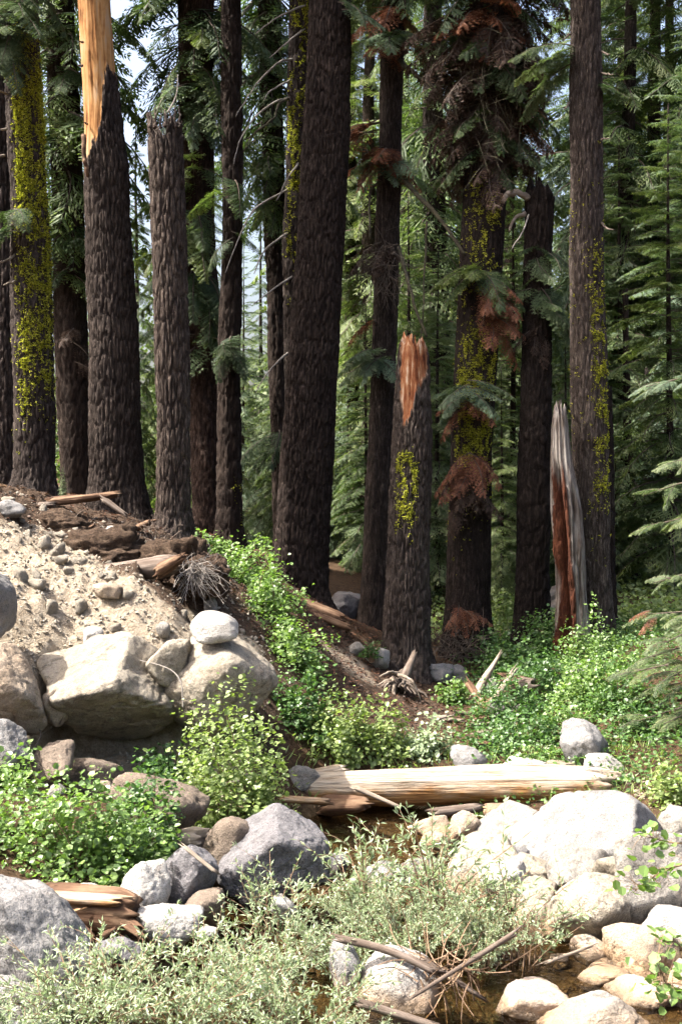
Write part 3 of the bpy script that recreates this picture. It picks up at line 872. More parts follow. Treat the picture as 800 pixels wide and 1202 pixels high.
# ------------------------------------------------------------------ big trunks
def bark_disp(P, seed, size=0.075, depth=0.03):
    """furrowed bark: long plates separated by furrows, in metres"""
    w1 = fbm(P * np.array([3.0, 3.0, 1.2]), 3, seed)[:, None]
    q = P * np.array([1, 1, 0.16]) / size + w1 * np.array([[0.55, -0.4, 0.25]])
    f1, f2 = worley(q, seed)
    plate = sstep(0.02, 0.20, f2 - f1)
    q2 = P * np.array([1, 1, 0.4]) / (size * 0.42)
    fine = fbm(q2, 2, seed + 3)
    big = fbm(P * np.array([4, 4, 0.9]), 2, seed + 7)
    return depth * (plate - 0.6) + depth * 0.3 * fine + depth * 0.4 * big

def trunk_mesh(name, pts, Y, seed, mat, broken=None, top=None, ntheta=104, dz=0.033, size=0.058, depth=0.035, flare=0.5, bare=None, base_z=None, oval=1.0, hollow=None):
    """pts: (py, x0, x1) from top to base in photo pixels; the trunk stands at distance Y"""
    pts = sorted(pts, key=lambda a: a[0])
    py = np.array([p[0] for p in pts], float)
    zc = CAMH - (py - HYP) * Y / FPX
    cx = np.array([(p[1] + p[2]) / 2 - CXP for p in pts]) * Y / FPX
    rr = np.array([(p[2] - p[1]) / 2 for p in pts]) * Y / FPX
    zbase = zc[-1]
    o = np.argsort(zc)
    zc, cx, rr = zc[o], cx[o], rr[o]
    ztop = zc[-1]
    z0 = zbase - 0.5
    zframe = ztop if broken is not None else CAMH + (HYP + 20) * Y / FPX
    nz = int((zframe - z0) / dz)
    zz = np.linspace(z0, zframe, nz)
    if broken is None:
        zz = np.concatenate([zz, np.arange(zframe + 0.4, (top or 24.0), 0.6)])
    slope = (cx[-1] - cx[-2]) / (zc[-1] - zc[-2])
    def centre(z):
        c = np.interp(z, zc, cx)
        return np.where(z > zc[-1], cx[-1] + slope * (z - zc[-1]) * 0.5, c)
    def radius(z):
        r = np.interp(z, zc, rr)
        if broken is None:
            tt = np.clip((z - zc[-1]) / ((top or 24.0) - zc[-1] + 0.1), 0, 1)
            r = np.where(z > zc[-1], rr[-1] * (1 - 0.8 * tt), r)
        return r
    th = np.linspace(-math.pi, math.pi, ntheta, endpoint=False)
    Z, TH = np.meshgrid(zz, th, indexing='ij')
    if broken is not None:
        jag = broken * (0.5 + 0.5 * vnoise(np.stack([np.sin(th) * 2.3, np.cos(th) * 2.3, np.full_like(th, seed * 1.7)], 1), seed) + 0.45 * vnoise(np.stack([np.sin(th) * 10, np.cos(th) * 10, np.full_like(th, seed * 2.7)], 1), seed + 1))
        t = ((Z - z0) / (zframe - z0))
        Z = z0 + t * (zframe - z0 - np.clip(jag, 0, None)[None, :] * sstep(0.6, 1.0, t))
    C = centre(Z)
    R = radius(Z)
    hb = np.clip((Z - (zbase - 0.1)) / 0.9, 0, 1)
    lob = 0.6 + 0.4 * np.sin(TH * 5 + seed) + 0.3 * np.sin(TH * 3 + seed * 2.1)
    R = R * (1 + flare * (1 - hb) ** 2.2 * lob)
    # unevenness of the stem
    dirx, diry = np.sin(TH), -np.cos(TH)
    Pn = np.stack([(dirx * R).ravel(), (diry * R * oval).ravel(), Z.ravel()], 1)
    d = bark_disp(Pn, seed, size, depth)
    sw = 0.04 * R.ravel() * 2 * fbm(Pn * np.array([1.3, 1.3, 0.7]), 2, seed + 20)
    bm_ = np.zeros(len(Pn))
    if bare is not None:
        bm_ = np.clip(bare(TH.ravel(), Z.ravel()), 0, 1)
        grain = 0.006 * fbm(Pn * np.array([22, 22, 1.5]), 3, seed + 40)
        d = d * (1 - bm_) + bm_ * (grain - depth * 0.55)
    if hollow is not None:
        d = d - hollow(TH.ravel(), Z.ravel())
    Rf = R.ravel() + d + sw
    V = np.stack([C.ravel() + dirx.ravel() * Rf, Y + diry.ravel() * Rf * oval, Z.ravel()], 1)
    nzr = len(zz)
    j = np.arange(nzr - 1)[:, None] * ntheta
    a = np.arange(ntheta)[None, :]
    b = (a + 1) % ntheta
    q = np.stack([j + a, j + b, j + ntheta + b, j + ntheta + a], -1).reshape(-1, 4)
    fs = [(q, 0)]
    ctop = V[-ntheta:].mean(0) - (np.array([0, 0, 0.12]) if broken is not None else 0)
    V = np.vstack([V, ctop])
    bm_ = np.append(bm_, 1.0 if broken is not None else 0.0)
    aa = np.arange(ntheta)
    fs.append((np.stack([(nzr - 1) * ntheta + aa, (nzr - 1) * ntheta + (aa + 1) % ntheta, np.full(ntheta, len(V) - 1)], -1), 0))
    org = np.array([float(centre(np.array([zbase]))[0]), Y, zbase])
    me = mk_mesh(name, V - org, fs, mat, True, {'bare': bm_})
    surf = dict(V=V[:-1].reshape(nzr, ntheta, 3), th=th, zz=zz, centre=centre, radius=radius, org=org, Y=Y, zbase=zbase)
    return me, surf

def lichen_mesh(surf, seed, n, mask, size=0.022):
    """tufts of lichen sitting on the bark"""
    rg = np.random.default_rng(seed)
    V3 = surf['V']
    mb = MB()
    nt_ = V3.shape[1]
    zmax = CAMH + HYP * surf['Y'] / FPX + 0.4
    rows = np.where(surf['zz'] < zmax)[0]
    I, J = rows[rg.integers(len(rows), size=n * 40)], rg.integers(nt_, size=n * 40)
    P = V3[I, J]
    TH = surf['th'][J]
    pyx = HYP - (P[:, 2] - CAMH) * FPX / surf['Y']
    clump = 0.5 + 0.5 * vnoise(P * np.array([5, 5, 3.0]), seed)
    ok = rg.random(len(P)) < mask(TH, pyx) * sstep(0.12, 0.6, clump) * sstep(-0.5, 0.2, vnoise(P * np.array([16, 16, 8.0]), seed + 2))
    P, TH = P[ok][:n], TH[ok][:n]
    k = len(P)
    if k:
        nrm = np.stack([np.sin(TH), -np.cos(TH), 0 * TH], 1)
        s = size * rg.uniform(0.5, 1.5, k)
        Q = 5
        P, nrm, s = np.repeat(P, Q, 0), np.repeat(nrm, Q, 0), np.repeat(s, Q)[:, None]
        m = len(P)
        d = nrm * rg.uniform(0.1, 0.7, (m, 1)) + rg.normal(size=(m, 3)) * 0.5
        d /= np.linalg.norm(d, axis=1, keepdims=True)
        u = np.cross(d, rg.normal(size=(m, 3)))
        u /= np.linalg.norm(u, axis=1, keepdims=True)
        c = P + rg.normal(size=(m, 3)) * s * 0.28
        wq = s * rg.uniform(0.25, 0.5, (m, 1))
        V = np.stack([c - u * wq, c + d * s * 0.5 - u * wq * 0.2, c + d * s + u * wq * 0.4, c + d * s * 0.3 + u * wq], 1).reshape(-1, 3)
        mb.add(V, np.arange(4 * m).reshape(-1, 4), 0, np.repeat(rg.random(m), 4))
    if k == 0:
        return None
    V, Fs, A = mb.merge()
    return mk_mesh('lichen', V - surf['org'], Fs, M['lichen'], False, {'var': A})

def big_tree(name, label, cat, pts, Y, seed, mat, lichen=None, group=None, **kw):
    kw.setdefault('size', [0.042, 0.052, 0.046, 0.058][seed % 4])
    me, surf = trunk_mesh('trunk', pts, Y, seed, M[mat], **kw)
    root = link(name, None, None, surf['org'])
    root.empty_display_size = 0.3
    tag(root, label, cat, group)
    trk = link('trunk', me, root)
    if lichen:
        for (sd_, n, mask) in lichen:
            lm = lichen_mesh(surf, sd_, n, mask)
            if lm:
                tag(link('lichen', lm, trk), kind='stuff')
    root['_y'] = Y
    TREES[label] = (root, surf)
    return root, surf
TREES = {}
def zpx(py, Y):
    return CAMH - (py - HYP) * Y / FPX
def pyz(z, Y):
    return HYP - (z - CAMH) * FPX / Y
def band(v, a, b, soft):
    return sstep(a - soft, a + soft, v) * (1 - sstep(b - soft, b + soft, v))

t_edge, _ = big_tree('conifer_tree', 'dark rough trunk cut off by the left edge of the picture', 'tree', [(0, -16, 4), (300, -6, 15), (540, -10, 17), (600, -22, 20)], 17.5, 101, 'bark_grey', ntheta=60)
t_lich, s_lich = big_tree('conifer_tree', 'leftmost full trunk thickly coated with yellow green lichen', 'tree', [(0, 0, 44), (150, 9, 50), (300, 15, 57), (450, 17, 62), (560, 18, 65), (592, 12, 70)], 16.0, 102, 'bark_grey',
    lichen=[(1, 5200, lambda th, py: band(py, 60, 470, 40) * band(th, -0.45, 1.6, 0.25)), (11, 3000, lambda th, py: band(py, 80, 430, 30) * band(th, -0.3, 1.6, 0.25)), (2, 150, lambda th, py: band(py, 60, 540, 20) * 0.7)])
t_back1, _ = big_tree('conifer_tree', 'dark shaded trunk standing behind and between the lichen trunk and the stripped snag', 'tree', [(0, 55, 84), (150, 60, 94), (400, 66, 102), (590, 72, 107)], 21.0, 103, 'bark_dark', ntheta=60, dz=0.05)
def bare3(th, z):
    py = pyz(z, 15.0)
    lim = np.interp(th, [-3.2, -1.6, -0.5, 0.05, 0.35, 0.7, 1.2, 2.5, 3.2], [150, 178, 172, 160, 100, 84, 95, 120, 150])
    lim = lim + 12 * vnoise(np.stack([th * 5, z * 0, z * 0], 1), 4) + 6 * vnoise(np.stack([th * 16, z * 0, z * 0], 1), 5)
    return sstep(2.5, -2.5, py - lim)
t_strip, s_strip = big_tree('dead_conifer', 'tall trunk whose upper part is stripped to golden bare wood', 'tree', [(0, 88, 132), (100, 95, 139), (200, 100, 150), (400, 105, 160), (560, 106, 167), (616, 102, 174)], 15.0, 104, 'bark_gold', bare=bare3, ntheta=160)
t_snag, s_snag = big_tree('broken_snag', 'branchless snag broken off flat at the top beside the stripped trunk', 'tree', [(130, 175, 213), (300, 180, 219), (500, 184, 222), (600, 183, 225), (645, 178, 230)], 14.6, 105, 'bark_grey', broken=0.5, ntheta=150, bare=lambda th, z: sstep(0.03, 0.0, zpx(130, 14.6) - 0.06 - z) * 0)
t_pair1, _ = big_tree('conifer_tree', 'shaded reddish trunk of the touching pair left of the middle trunk', 'tree', [(0, 210, 249), (200, 212, 250), (400, 222, 258), (632, 228, 268)], 20.5, 106, 'bark', ntheta=64, dz=0.045)
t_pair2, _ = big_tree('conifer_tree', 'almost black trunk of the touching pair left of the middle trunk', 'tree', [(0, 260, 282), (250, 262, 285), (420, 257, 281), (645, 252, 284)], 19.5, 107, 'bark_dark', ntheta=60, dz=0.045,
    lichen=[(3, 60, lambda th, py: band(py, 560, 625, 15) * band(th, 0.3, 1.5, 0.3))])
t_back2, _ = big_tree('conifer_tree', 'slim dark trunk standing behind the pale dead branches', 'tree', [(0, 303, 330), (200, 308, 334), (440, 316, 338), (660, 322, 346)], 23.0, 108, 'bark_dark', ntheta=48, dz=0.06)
t_twin, s_twin = big_tree('conifer_tree', 'lichen striped trunk with pale dead branches tucked behind the middle trunk', 'tree', [(0, 340, 368), (150, 337, 366), (300, 333, 362), (450, 334, 360), (705, 335, 361)], 19.0, 109, 'bark', ntheta=64,
    lichen=[(4, 2600, lambda th, py: band(py, -20, 340, 30) * band(th, -0.9, 1.2, 0.3))])
t_main, s_main = big_tree('conifer_tree', 'massive middle trunk leaning slightly to the right', 'tree', [(0, 364, 411), (150, 357, 409), (300, 348, 403), (450, 336, 395), (600, 327, 386), (690, 323, 384), (718, 317, 391)], 17.0, 110, 'bark', ntheta=176, dz=0.024)
t_slim, s_slim = big_tree('conifer_tree', 'slender trunk with dead red sprays just left of the broken red snag', 'tree', [(0, 447, 476), (200, 443, 470), (400, 437, 465), (600, 428, 460), (742, 422, 460)], 18.0, 111, 'bark', ntheta=60, size=0.06, depth=0.018)
def bare10(th, z):
    py = pyz(z, 15.5)
    lim = np.interp(th, [-3.2, -1.5, -0.95, -0.6, -0.25, 0.1, 0.5, 0.9, 1.6, 3.2], [400, 400, 440, 492, 498, 470, 452, 440, 395, 395])
    lim = lim + 9 * vnoise(np.stack([th * 6, z * 0, z * 0], 1), 14) + 5 * vnoise(np.stack([th * 18, z * 0, z * 0], 1), 15)
    return sstep(2.5, -2.5, py - lim)
t_red, s_red = big_tree('broken_snag', 'short broken snag with red splintered wood at its top', 'tree', [(384, 472, 494), (410, 467, 501), (430, 466, 503), (500, 461, 505), (650, 455, 502), (760, 449, 502), (802, 441, 509)], 15.5, 112, 'bark_red', broken=0.38, bare=bare10, ntheta=140,
    lichen=[(5, 800, lambda th, py: band(py, 530, 632, 12) * band(th, -0.75, 0.25, 0.15))])
t_moss, s_moss = big_tree('conifer_tree', 'big trunk with lichen patches under a mass of dead brown twigs', 'tree', [(0, 550, 602), (200, 546, 594), (350, 538, 586), (500, 530, 578), (700, 524, 574), (780, 517, 581)], 17.0, 113, 'bark', ntheta=140, size=0.046, depth=0.022,
    lichen=[(6, 1500, lambda th, py: band(py, 225, 345, 30) * band(th, -1.0, 0.6, 0.3)), (7, 3200, lambda th, py: band(py, 400, 575, 30) * band(th, -0.9, 0.9, 0.3)), (8, 250, lambda th, py: band(py, 300, 660, 20) * 0.6)])
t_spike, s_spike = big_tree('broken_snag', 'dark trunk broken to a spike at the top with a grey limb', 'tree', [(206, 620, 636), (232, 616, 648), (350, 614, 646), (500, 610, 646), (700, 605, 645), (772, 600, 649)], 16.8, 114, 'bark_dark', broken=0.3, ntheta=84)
t_right, s_right = big_tree('conifer_tree', 'tall straight trunk at right with scattered lichen and sunlit left edge', 'tree', [(0, 669, 704), (300, 669, 706), (500, 672, 712), (650, 673, 715), (764, 676, 721)], 16.0, 115, 'bark_grey', ntheta=140, size=0.05, depth=0.025,
    lichen=[(9, 1500, lambda th, py: band(py, 300, 600, 30) * band(th, 0.05, 0.95, 0.2)), (10, 400, lambda th, py: band(py, 180, 660, 20) * 0.8)])
def bare14(th, z):
    py = pyz(z, 15.62) + 14 * vnoise(np.stack([th * 7, z * 0, z * 0], 1), 24)
    nn = 0.18 * vnoise(np.stack([th * 0, z * 2.5, z * 0], 1), 25)
    red = sstep(-1.5, -1.2, th + nn) * (1 - sstep(-0.15, 0.1, th + nn)) * sstep(545, 570, py)
    return 1 - red
def hol14(th, z):
    py = pyz(z, 15.62)
    nn = 0.2 * vnoise(np.stack([th * 0, z * 3.5, z * 0], 1), 26)
    return 0.17 * np.exp(-((th + 0.6 + nn) / 0.38) ** 2) * sstep(535, 575, py) + 0.05 * np.exp(-((th - 0.35 - nn) / 0.15) ** 2) * sstep(560, 600, py) + 0.03 * np.abs(vnoise(np.stack([th * 6, z * 1.2, z * 0], 1), 27))
t_hollow, s_hollow = big_tree('broken_snag', 'grey weathered hollow snag with red rotten core leaning on the right trunk', 'tree', [(468, 649, 664), (500, 645, 668), (540, 644, 672), (600, 645, 684), (690, 650, 690), (745, 650, 694)], 15.62, 116, 'bark_snag', broken=0.25, bare=bare14, hollow=hol14, ntheta=130, size=0.05, depth=0.03, flare=0.12)
t_stub, _ = big_tree('broken_snag', 'narrow dark stub showing behind the right edge of the right trunk', 'tree', [(448, 706, 716), (560, 705, 719), (720, 706, 722)], 17.6, 117, 'bark_dark', broken=0.15, ntheta=48)
t_pole1, _ = big_tree('dead_pole', 'thin grey dead pole rising at right of the right trunk', 'tree', [(335, 730, 736), (500, 731, 740), (700, 738, 753)], 24.0, 118, 'bark', broken=0.2, ntheta=32, dz=0.07, depth=0.01)
t_pole2, _ = big_tree('dead_pole', 'second thin grey trunk near the right edge among fir boughs', 'tree', [(430, 756, 763), (550, 755, 765), (690, 757, 772)], 25.5, 119, 'bark', broken=0.2, ntheta=32, dz=0.07, depth=0.01)
t_far1, _ = big_tree('conifer_tree', 'distant slim trunk in the gap right of the middle trunk', 'tree', [(0, 402, 414), (380, 406, 420), (680, 411, 427)], 31.0, 120, 'bark', ntheta=32, dz=0.09)

# ------------------------------------------------------------------ conifer foliage
def strip(mb, p, d, L, wd, up, m=0, var=0.5):
    s = np.cross(d, up)
    s /= np.linalg.norm(s) + 1e-9
    mb.add([p, p + d * L * 0.45 + s * wd, p + d * L, p + d * L * 0.45 - s * wd], [[0, 1, 2, 3]], m, var)

def bough(seed, L=2.0, nside=13, sub=5, droop=0.25, wd=0.022, sag=0.1, needles=False, sparse=0.0, bare_in=0.1, axis=6):
    """a flat fir spray along +X, as V, faces, var; material 0 needles, 1 wood"""
    rg = np.random.default_rng(seed)
    mb = MB()
    n = 12
    t = np.linspace(0, 1, n)
    ax = np.stack([L * t, 0.06 * L * np.sin(t * 3 + rg.uniform(0, 6)) * t, -droop * L * t ** 1.7 + 0.06 * L * np.sin(t * 3.0)], 1)
    if axis:
        add_tube(mb, ax[np.linspace(0, n - 1, axis).astype(int)], [0.011 * L + 0.004, 0.003], 3, 1)
    def at(tt):
        return np.array([np.interp(tt, t, ax[:, k]) for k in range(3)])
    for i in range(nside):
        for sd_ in (-1, 1):
            if rg.random() < sparse:
                continue
            tt = bare_in + (1 - bare_in) * (i + rg.uniform(0, 0.9)) / nside
            p = at(tt)
            d0 = at(min(tt + 0.05, 1)) - at(tt - 0.05)
            d0 /= np.linalg.norm(d0)
            a = rad(rg.uniform(42, 66)) * sd_
            d = np.array([d0[0] * math.cos(a) - d0[1] * math.sin(a), d0[0] * math.sin(a) + d0[1] * math.cos(a), d0[2] - rg.uniform(0, 0.28)])
            d /= np.linalg.norm(d)
            l = L * (0.36 * (1 - tt) ** 0.75 * rg.uniform(0.7, 1.15) + 0.07)
            up = np.array([rg.normal() * 0.3, rg.normal() * 0.3, 1.0])
            vb = np.clip(0.30 + 0.30 * tt + rg.normal() * 0.12, 0, 1)
            strip(mb, p, d, l, wd, up, 0, vb)
            for j in range(sub):
                u = (j + 0.6) / sub
                q = p + d * l * u - np.array([0, 0, sag * l * u * u])
                for s2 in (-1, 1):
                    b = rad(rg.uniform(38, 60)) * s2
                    e = np.array([d[0] * math.cos(b) - d[1] * math.sin(b), d[0] * math.sin(b) + d[1] * math.cos(b), d[2] - rg.uniform(-0.05, 0.3)])
                    e /= np.linalg.norm(e)
                    ll = l * (0.42 * (1 - u) + 0.13) * rg.uniform(0.7, 1.2)
                    vv = np.clip(vb + 0.28 * u + rg.normal() * 0.08, 0, 1)
                    if not needles:
                        strip(mb, q, e, ll, wd * rg.uniform(0.7, 1.2), up + rg.normal(size=3) * 0.35, 0, vv)
                    else:
                        nn = max(4, int(ll / 0.016))
                        sv = np.cross(e, up)
                        sv /= np.linalg.norm(sv)
                        uu = (np.arange(nn) + 0.5) / nn
                        c = q + np.outer(uu, e) * ll
                        for s3 in (-1, 1):
                            tip = c + (sv * s3 * 0.024 + e * 0.014 + rg.normal(size=(nn, 3)) * 0.005)
                            b0, b1 = c - e * 0.005, c + e * 0.005
                            V = np.stack([b0, b1, tip], 1).reshape(-1, 3)
                            mb.add(V, np.arange(3 * nn).reshape(-1, 3), 0, np.repeat(np.clip(vv + rg.normal(size=nn) * 0.06, 0, 1), 3))
    return mb.merge()

def place_parts(parts, xf):
    """merge copies of (V, faces, A) under rotation/scale/offset xf = list of (part index, R, s, off)"""
    Vs, As, Fd, n = [], [], {}, 0
    for k, R, s, off, dv in xf:
        V, Fs, A = parts[k]
        Vs.append((V * s) @ R.T + off)
        As.append(np.clip(A + dv, 0, 1))
        for f, m in Fs:
            Fd.setdefault((f.shape[1], m), []).append(f + n)
        n += len(V)
    return np.concatenate(Vs), [(np.concatenate(v), k[1]) for k, v in Fd.items()], np.concatenate(As)

def to_mesh(name, parts, mats):
    V, Fs, A = parts
    return mk_mesh(name, V, Fs, mats, False, {'var': A})

BF = [bough(500 + i, 2.0, 15, 5, 0.22 + 0.08 * i, 0.020) for i in range(4)]
def fir_crown(seed, H, z0, rmax, nper=5, dzw=0.42, droop=0.1, thin=0.0, top_pow=0.85):
    rg = np.random.default_rng(seed)
    xf = []
    z = z0
    while z < H - 0.15:
        f = ((H - z) / (H - z0))
        r = rmax * (f ** top_pow) + 0.18
        if z0 > 0.8:
            r *= 0.55 + 0.45 * min(1, (z - z0) / (0.18 * (H - z0)) + 0.2)
        n = max(3, int(nper * (0.6 + 0.4 * f) + rg.uniform(-0.5, 0.9)))
        a0 = rg.uniform(0, 6.28)
        for k in range(n):
            if rg.random() < thin:
                continue
            a = a0 + 6.283 * k / n + rg.normal() * 0.25
            tilt = droop + 0.28 * f - 0.55 * (1 - f) ** 2 + rg.normal() * 0.10
            R = rotm(a) @ rotm(0, tilt, 0) @ rotm(0, 0, rg.normal() * 0.2)
            s = r / 2.0 * rg.uniform(0.65, 1.15)
            xf.append((rg.integers(4), R, s, np.array([0, 0, z + rg.normal() * dzw * 0.3]), rg.normal() * 0.09))
        z += dzw * (0.55 + 0.45 * f) * rg.uniform(0.8, 1.2)
    return place_parts(BF, xf)

def cone_trunk(H, r0, seed, k=12):
    z = np.linspace(-0.4, H, 26)
    rg = np.random.default_rng(seed)
    pts = np.stack([0.02 * H * 0.15 * np.sin(z * 0.4 + seed), 0.02 * H * 0.15 * np.cos(z * 0.33 + seed), z], 1)
    V, fs = tube(pts, np.maximum(r0 * (1 - (np.clip(z, 0, H) / H)) ** 0.8, 0.012), k)
    V = V + 0.02 * r0 * rg.normal(size=V.shape)
    return mk_mesh('trunk', V, [(f, 0) for f in fs], M['bark'], True, {'bare': np.zeros(len(V))})

CROWN = {}
for kname, (sd_, H, z0, rm, nper, dzw, droop, thin) in {
        'tall_a': (1, 26, 5.0, 2.6, 5, 0.62, 0.16, 0.12), 'tall_b': (2, 26, 2.5, 2.8, 5, 0.62, 0.20, 0.15), 'tall_c': (3, 26, 3.2, 2.5, 5, 0.6, 0.14, 0.08),
        'young_a': (4, 9, 0.4, 1.7, 6, 0.32, 0.02, 0.0), 'young_b': (5, 9, 0.3, 1.45, 6, 0.30, -0.03, 0.0)}.items():
    CROWN[kname] = fir_crown(sd_, H, z0, rm, nper, dzw, droop, thin)
CM = {k: to_mesh('crown', v, [M['needle'], M['twig']]) for k, v in CROWN.items()}
def link_crown(kname, mt, *args):
    o = link('crown', CM[kname], *args)
    o.material_slots[0].link = 'OBJECT'
    o.material_slots[0].material = M[mt]
    return o
TRK = {'tall_a': cone_trunk(26, 0.30, 1), 'tall_b': cone_trunk(26, 0.26, 2), 'tall_c': cone_trunk(26, 0.32, 3), 'young_a': cone_trunk(9, 0.09, 4, 8), 'young_b': cone_trunk(9, 0.075, 5, 8)}

def fir(label, px, Y, kind, mt, H, name='fir_tree', group=None, yaw=None, seed=0, wide=1.0):
    x = (px - CXP) * Y / FPX
    z = gz(x, Y)
    rgx = np.random.default_rng(int(px * 7 + Y * 13) % 100000)
    s = H / (26.0 if kind.startswith('tall') else 9.0)
    r = link(name, None, None, (x, Y, z), (0, 0, rgx.uniform(0, 6.28) if yaw is None else yaw))
    r.empty_display_size = 0.3
    tag(r, label, 'tree', group)
    link('trunk', TRK[kind], r, (0, 0, 0), (0, 0, 0), (s * wide, s * wide, s))
    link_crown(kind, mt, r, (0, 0, 0), (0, 0, 0), (s * wide, s * wide, s))
    return r

# crowns of the big trees, above the top of the picture
def high_crown(tree, surf, kind, mt, z0, H, wide=1.0):
    s = (H - z0) / 26.0
    zz_ = z0
    cx = float(surf['centre'](np.array([z0]))[0])
    o = link_crown(kind, mt, tree, (cx - surf['org'][0], 0, zz_ - surf['org'][2] - 5.0 * s), (0, 0, surf['Y']), (s * 1.15 * wide, s * 1.15 * wide, s))
    return o
for tr, kind, z0, H, wd_ in ((t_edge, 'tall_a', 10.0, 27, 1.0), (t_lich, 'tall_a', 10.5, 28, 0.9), (t_back1, 'tall_b', 8.5, 28, 1.0), (t_pair1, 'tall_a', 9.5, 28, 1.0),
                             (t_pair2, 'tall_a', 12.0, 28, 0.9), (t_back2, 'tall_b', 10.0, 30, 0.9), (t_twin, 'tall_a', 12.0, 28, 0.9), (t_main, 'tall_a', 12.5, 30, 1.0),
                             (t_slim, 'tall_a', 10.5, 27, 0.9), (t_moss, 'tall_a', 10.0, 28, 1.0), (t_right, 'tall_a', 10.5, 28, 0.9), (t_far1, 'tall_b', 10.0, 28, 1.0)):
    sf = [s for (r, s) in TREES.values() if r == tr][0]
    high_crown(tr, sf, kind, 'needle_dark' if kind == 'tall_a' else 'needle', z0, H, wd_)

# firs of the wood behind: the ones that stand out
fir('young blue green fir in the gap left of the middle trunk', 285, 34, 'young_b', 'needle_blue', 8.5)
fir('pale young fir close behind the left side of the middle trunk', 318, 27, 'young_a', 'needle_blue', 5.2)
fir('small pale blue fir right of the foot of the middle trunk', 408, 27, 'young_a', 'needle_blue', 4.2)
fir('bright young fir between the big mossy trunk and the dark spiked trunk', 588, 20, 'young_a', 'needle', 4.2)
fir('pale pointed young fir standing near the right edge', 762, 27, 'young_b', 'needle_blue', 8.2)
fir('light green young fir right of the right trunk', 722, 23, 'young_a', 'needle_pale', 3.0)
fir('young fir with drooping boughs right behind the tall snag', 160, 26, 'tall_b', 'needle', 9.0)
fir('bushy green fir right of the flat topped snag', 245, 25, 'tall_b', 'needle', 11.0)
rg = np.random.default_rng(5)
kinds = ['tall_c', 'tall_b', 'tall_c', 'tall_b']
mts = ['needle', 'needle_blue', 'needle', 'needle', 'needle_blue', 'needle']
WOOD = [(30, 42, 'low distant fir seen left of the dark shaded trunk'), (120, 50, 'low distant fir behind the stripped trunk'), (205, 44, 'low distant fir behind the flat topped snag'), (300, 48, 'low distant fir in the bright gap left of the middle trunk'),
        (-40, 34, 'fir whose boughs show at the far left edge of the picture'), (400, 44, 'tall fir directly behind the middle trunk'), (432, 30, 'tall fir with bright boughs left of the slender trunk'), (480, 34, 'tall fir above the broken red snag'),
        (510, 27, 'near fir with bright boughs between the slender and the big mossy trunk'), (535, 46, 'farther fir behind the left side of the big mossy trunk'), (560, 36, 'tall fir hidden mostly behind the big mossy trunk'), (600, 30, 'tall fir filling the gap right of the big mossy trunk'),
        (590, 44, 'farther fir left of the broken spike trunk'), (688, 29, 'near fir whose stem hides behind the right trunk'), (700, 34, 'tall fir directly behind the right trunk'), (735, 28, 'near fir with dense boughs right of the right trunk'),
        (745, 44, 'farther fir above the thin grey dead pole'), (780, 34, 'dense green fir near the upper right corner'), (815, 28, 'near fir whose boughs fill the upper right edge'), (840, 40, 'farther fir cut off by the right edge'), (880, 31, 'fir outside the right edge with boughs reaching in at the top'),
        (455, 48, 'farthest fir in the gap left of the slender trunk'), (498, 42, 'farther fir in the gap right of the slender trunk'), (584, 37, 'fir between the mossy trunk and the broken spike'), (678, 46, 'farthest fir left of the right trunk'), (720, 38, 'fir whose crown closes the gap right of the right trunk'), (765, 30, 'fir in front of the dense upper right corner'), (800, 46, 'farthest fir at the right edge')]
for i, (px, Y, lab) in enumerate(WOOD):
    fir(lab, px + rg.uniform(-6, 6), Y, kinds[i % 4], mts[i % 6], (rg.uniform(20, 29) if px > 350 else rg.uniform(11, 15)), group='firs of the wood behind the trunks', wide=rg.uniform(0.9, 1.25))
for px, Y, H, mt, lab in [(430, 24, 5.5, 'needle', 'young fir filling the gap left of the slender trunk'), (478, 25, 8.0, 'needle', 'young fir behind the top of the broken red snag'), (514, 22, 6.5, 'needle_pale', 'young fir between the broken red snag and the mossy trunk'), (600, 24, 8.5, 'needle', 'taller young fir right of the mossy trunk'),
        (662, 21, 5.0, 'needle', 'young fir behind the hollow snag'), (700, 24, 7.5, 'needle', 'young fir behind the base of the right trunk'), (728, 27, 10.0, 'needle_pale', 'young fir left of the thin grey dead pole'), (785, 22, 9.0, 'needle', 'young fir at the right edge behind the pale boughs'), (808, 26, 12.0, 'needle_blue', 'blue green young fir cut off by the right edge'),
        (350, 26, 7.0, 'needle', 'young fir hidden mostly behind the middle trunk'), (405, 36, 11.0, 'needle_blue', 'far young fir in the gap right of the middle trunk'), (205, 27, 6.0, 'needle', 'young fir behind the foot of the flat topped snag'), (140, 30, 6.0, 'needle', 'young fir behind the stripped trunk')]:
    fir(lab, px, Y, 'young_a' if Y % 2 else 'young_b', mt, H, group='young firs of the wood', wide=1.15)
# the wood farther off: one mass
def far_wood():
    rg = np.random.default_rng(8)
    bs = [bough(700 + i, 2.0, 6, 1, 0.3, 0.095, axis=0) for i in range(4)]
    xf = []
    for i in range(78):
        px, Y = rg.uniform(-120, 930), rg.uniform(46, 85)
        if px < 340 and rg.random() < 0.3:
            continue
        x = (px - CXP) * Y / FPX
        z0 = gz(x, Y)
        H = rg.uniform(15, 26) if px > 340 else rg.uniform(9, 13)
        z = 1.0
        while z < H - 0.3:
            f = 1 - z / H
            r = 3.0 * f ** 0.85 + 0.25
            for k in range(4):
                a = rg.uniform(0, 6.28)
                xf.append((rg.integers(4), rotm(a) @ rotm(0, 0.15 + 0.25 * f + rg.normal() * 0.1, 0), r / 2 * rg.uniform(0.7, 1.15), np.array([x, Y, z0 + z + rg.normal() * 0.2]), rg.normal() * 0.12))
            z += 0.85
    return place_parts(bs, xf)
tag(link('distant_wood', to_mesh('distant_wood', far_wood(), [M['needle']])), 'hazy mass of distant conifers seen between the trunks', 'wood', kind='stuff')

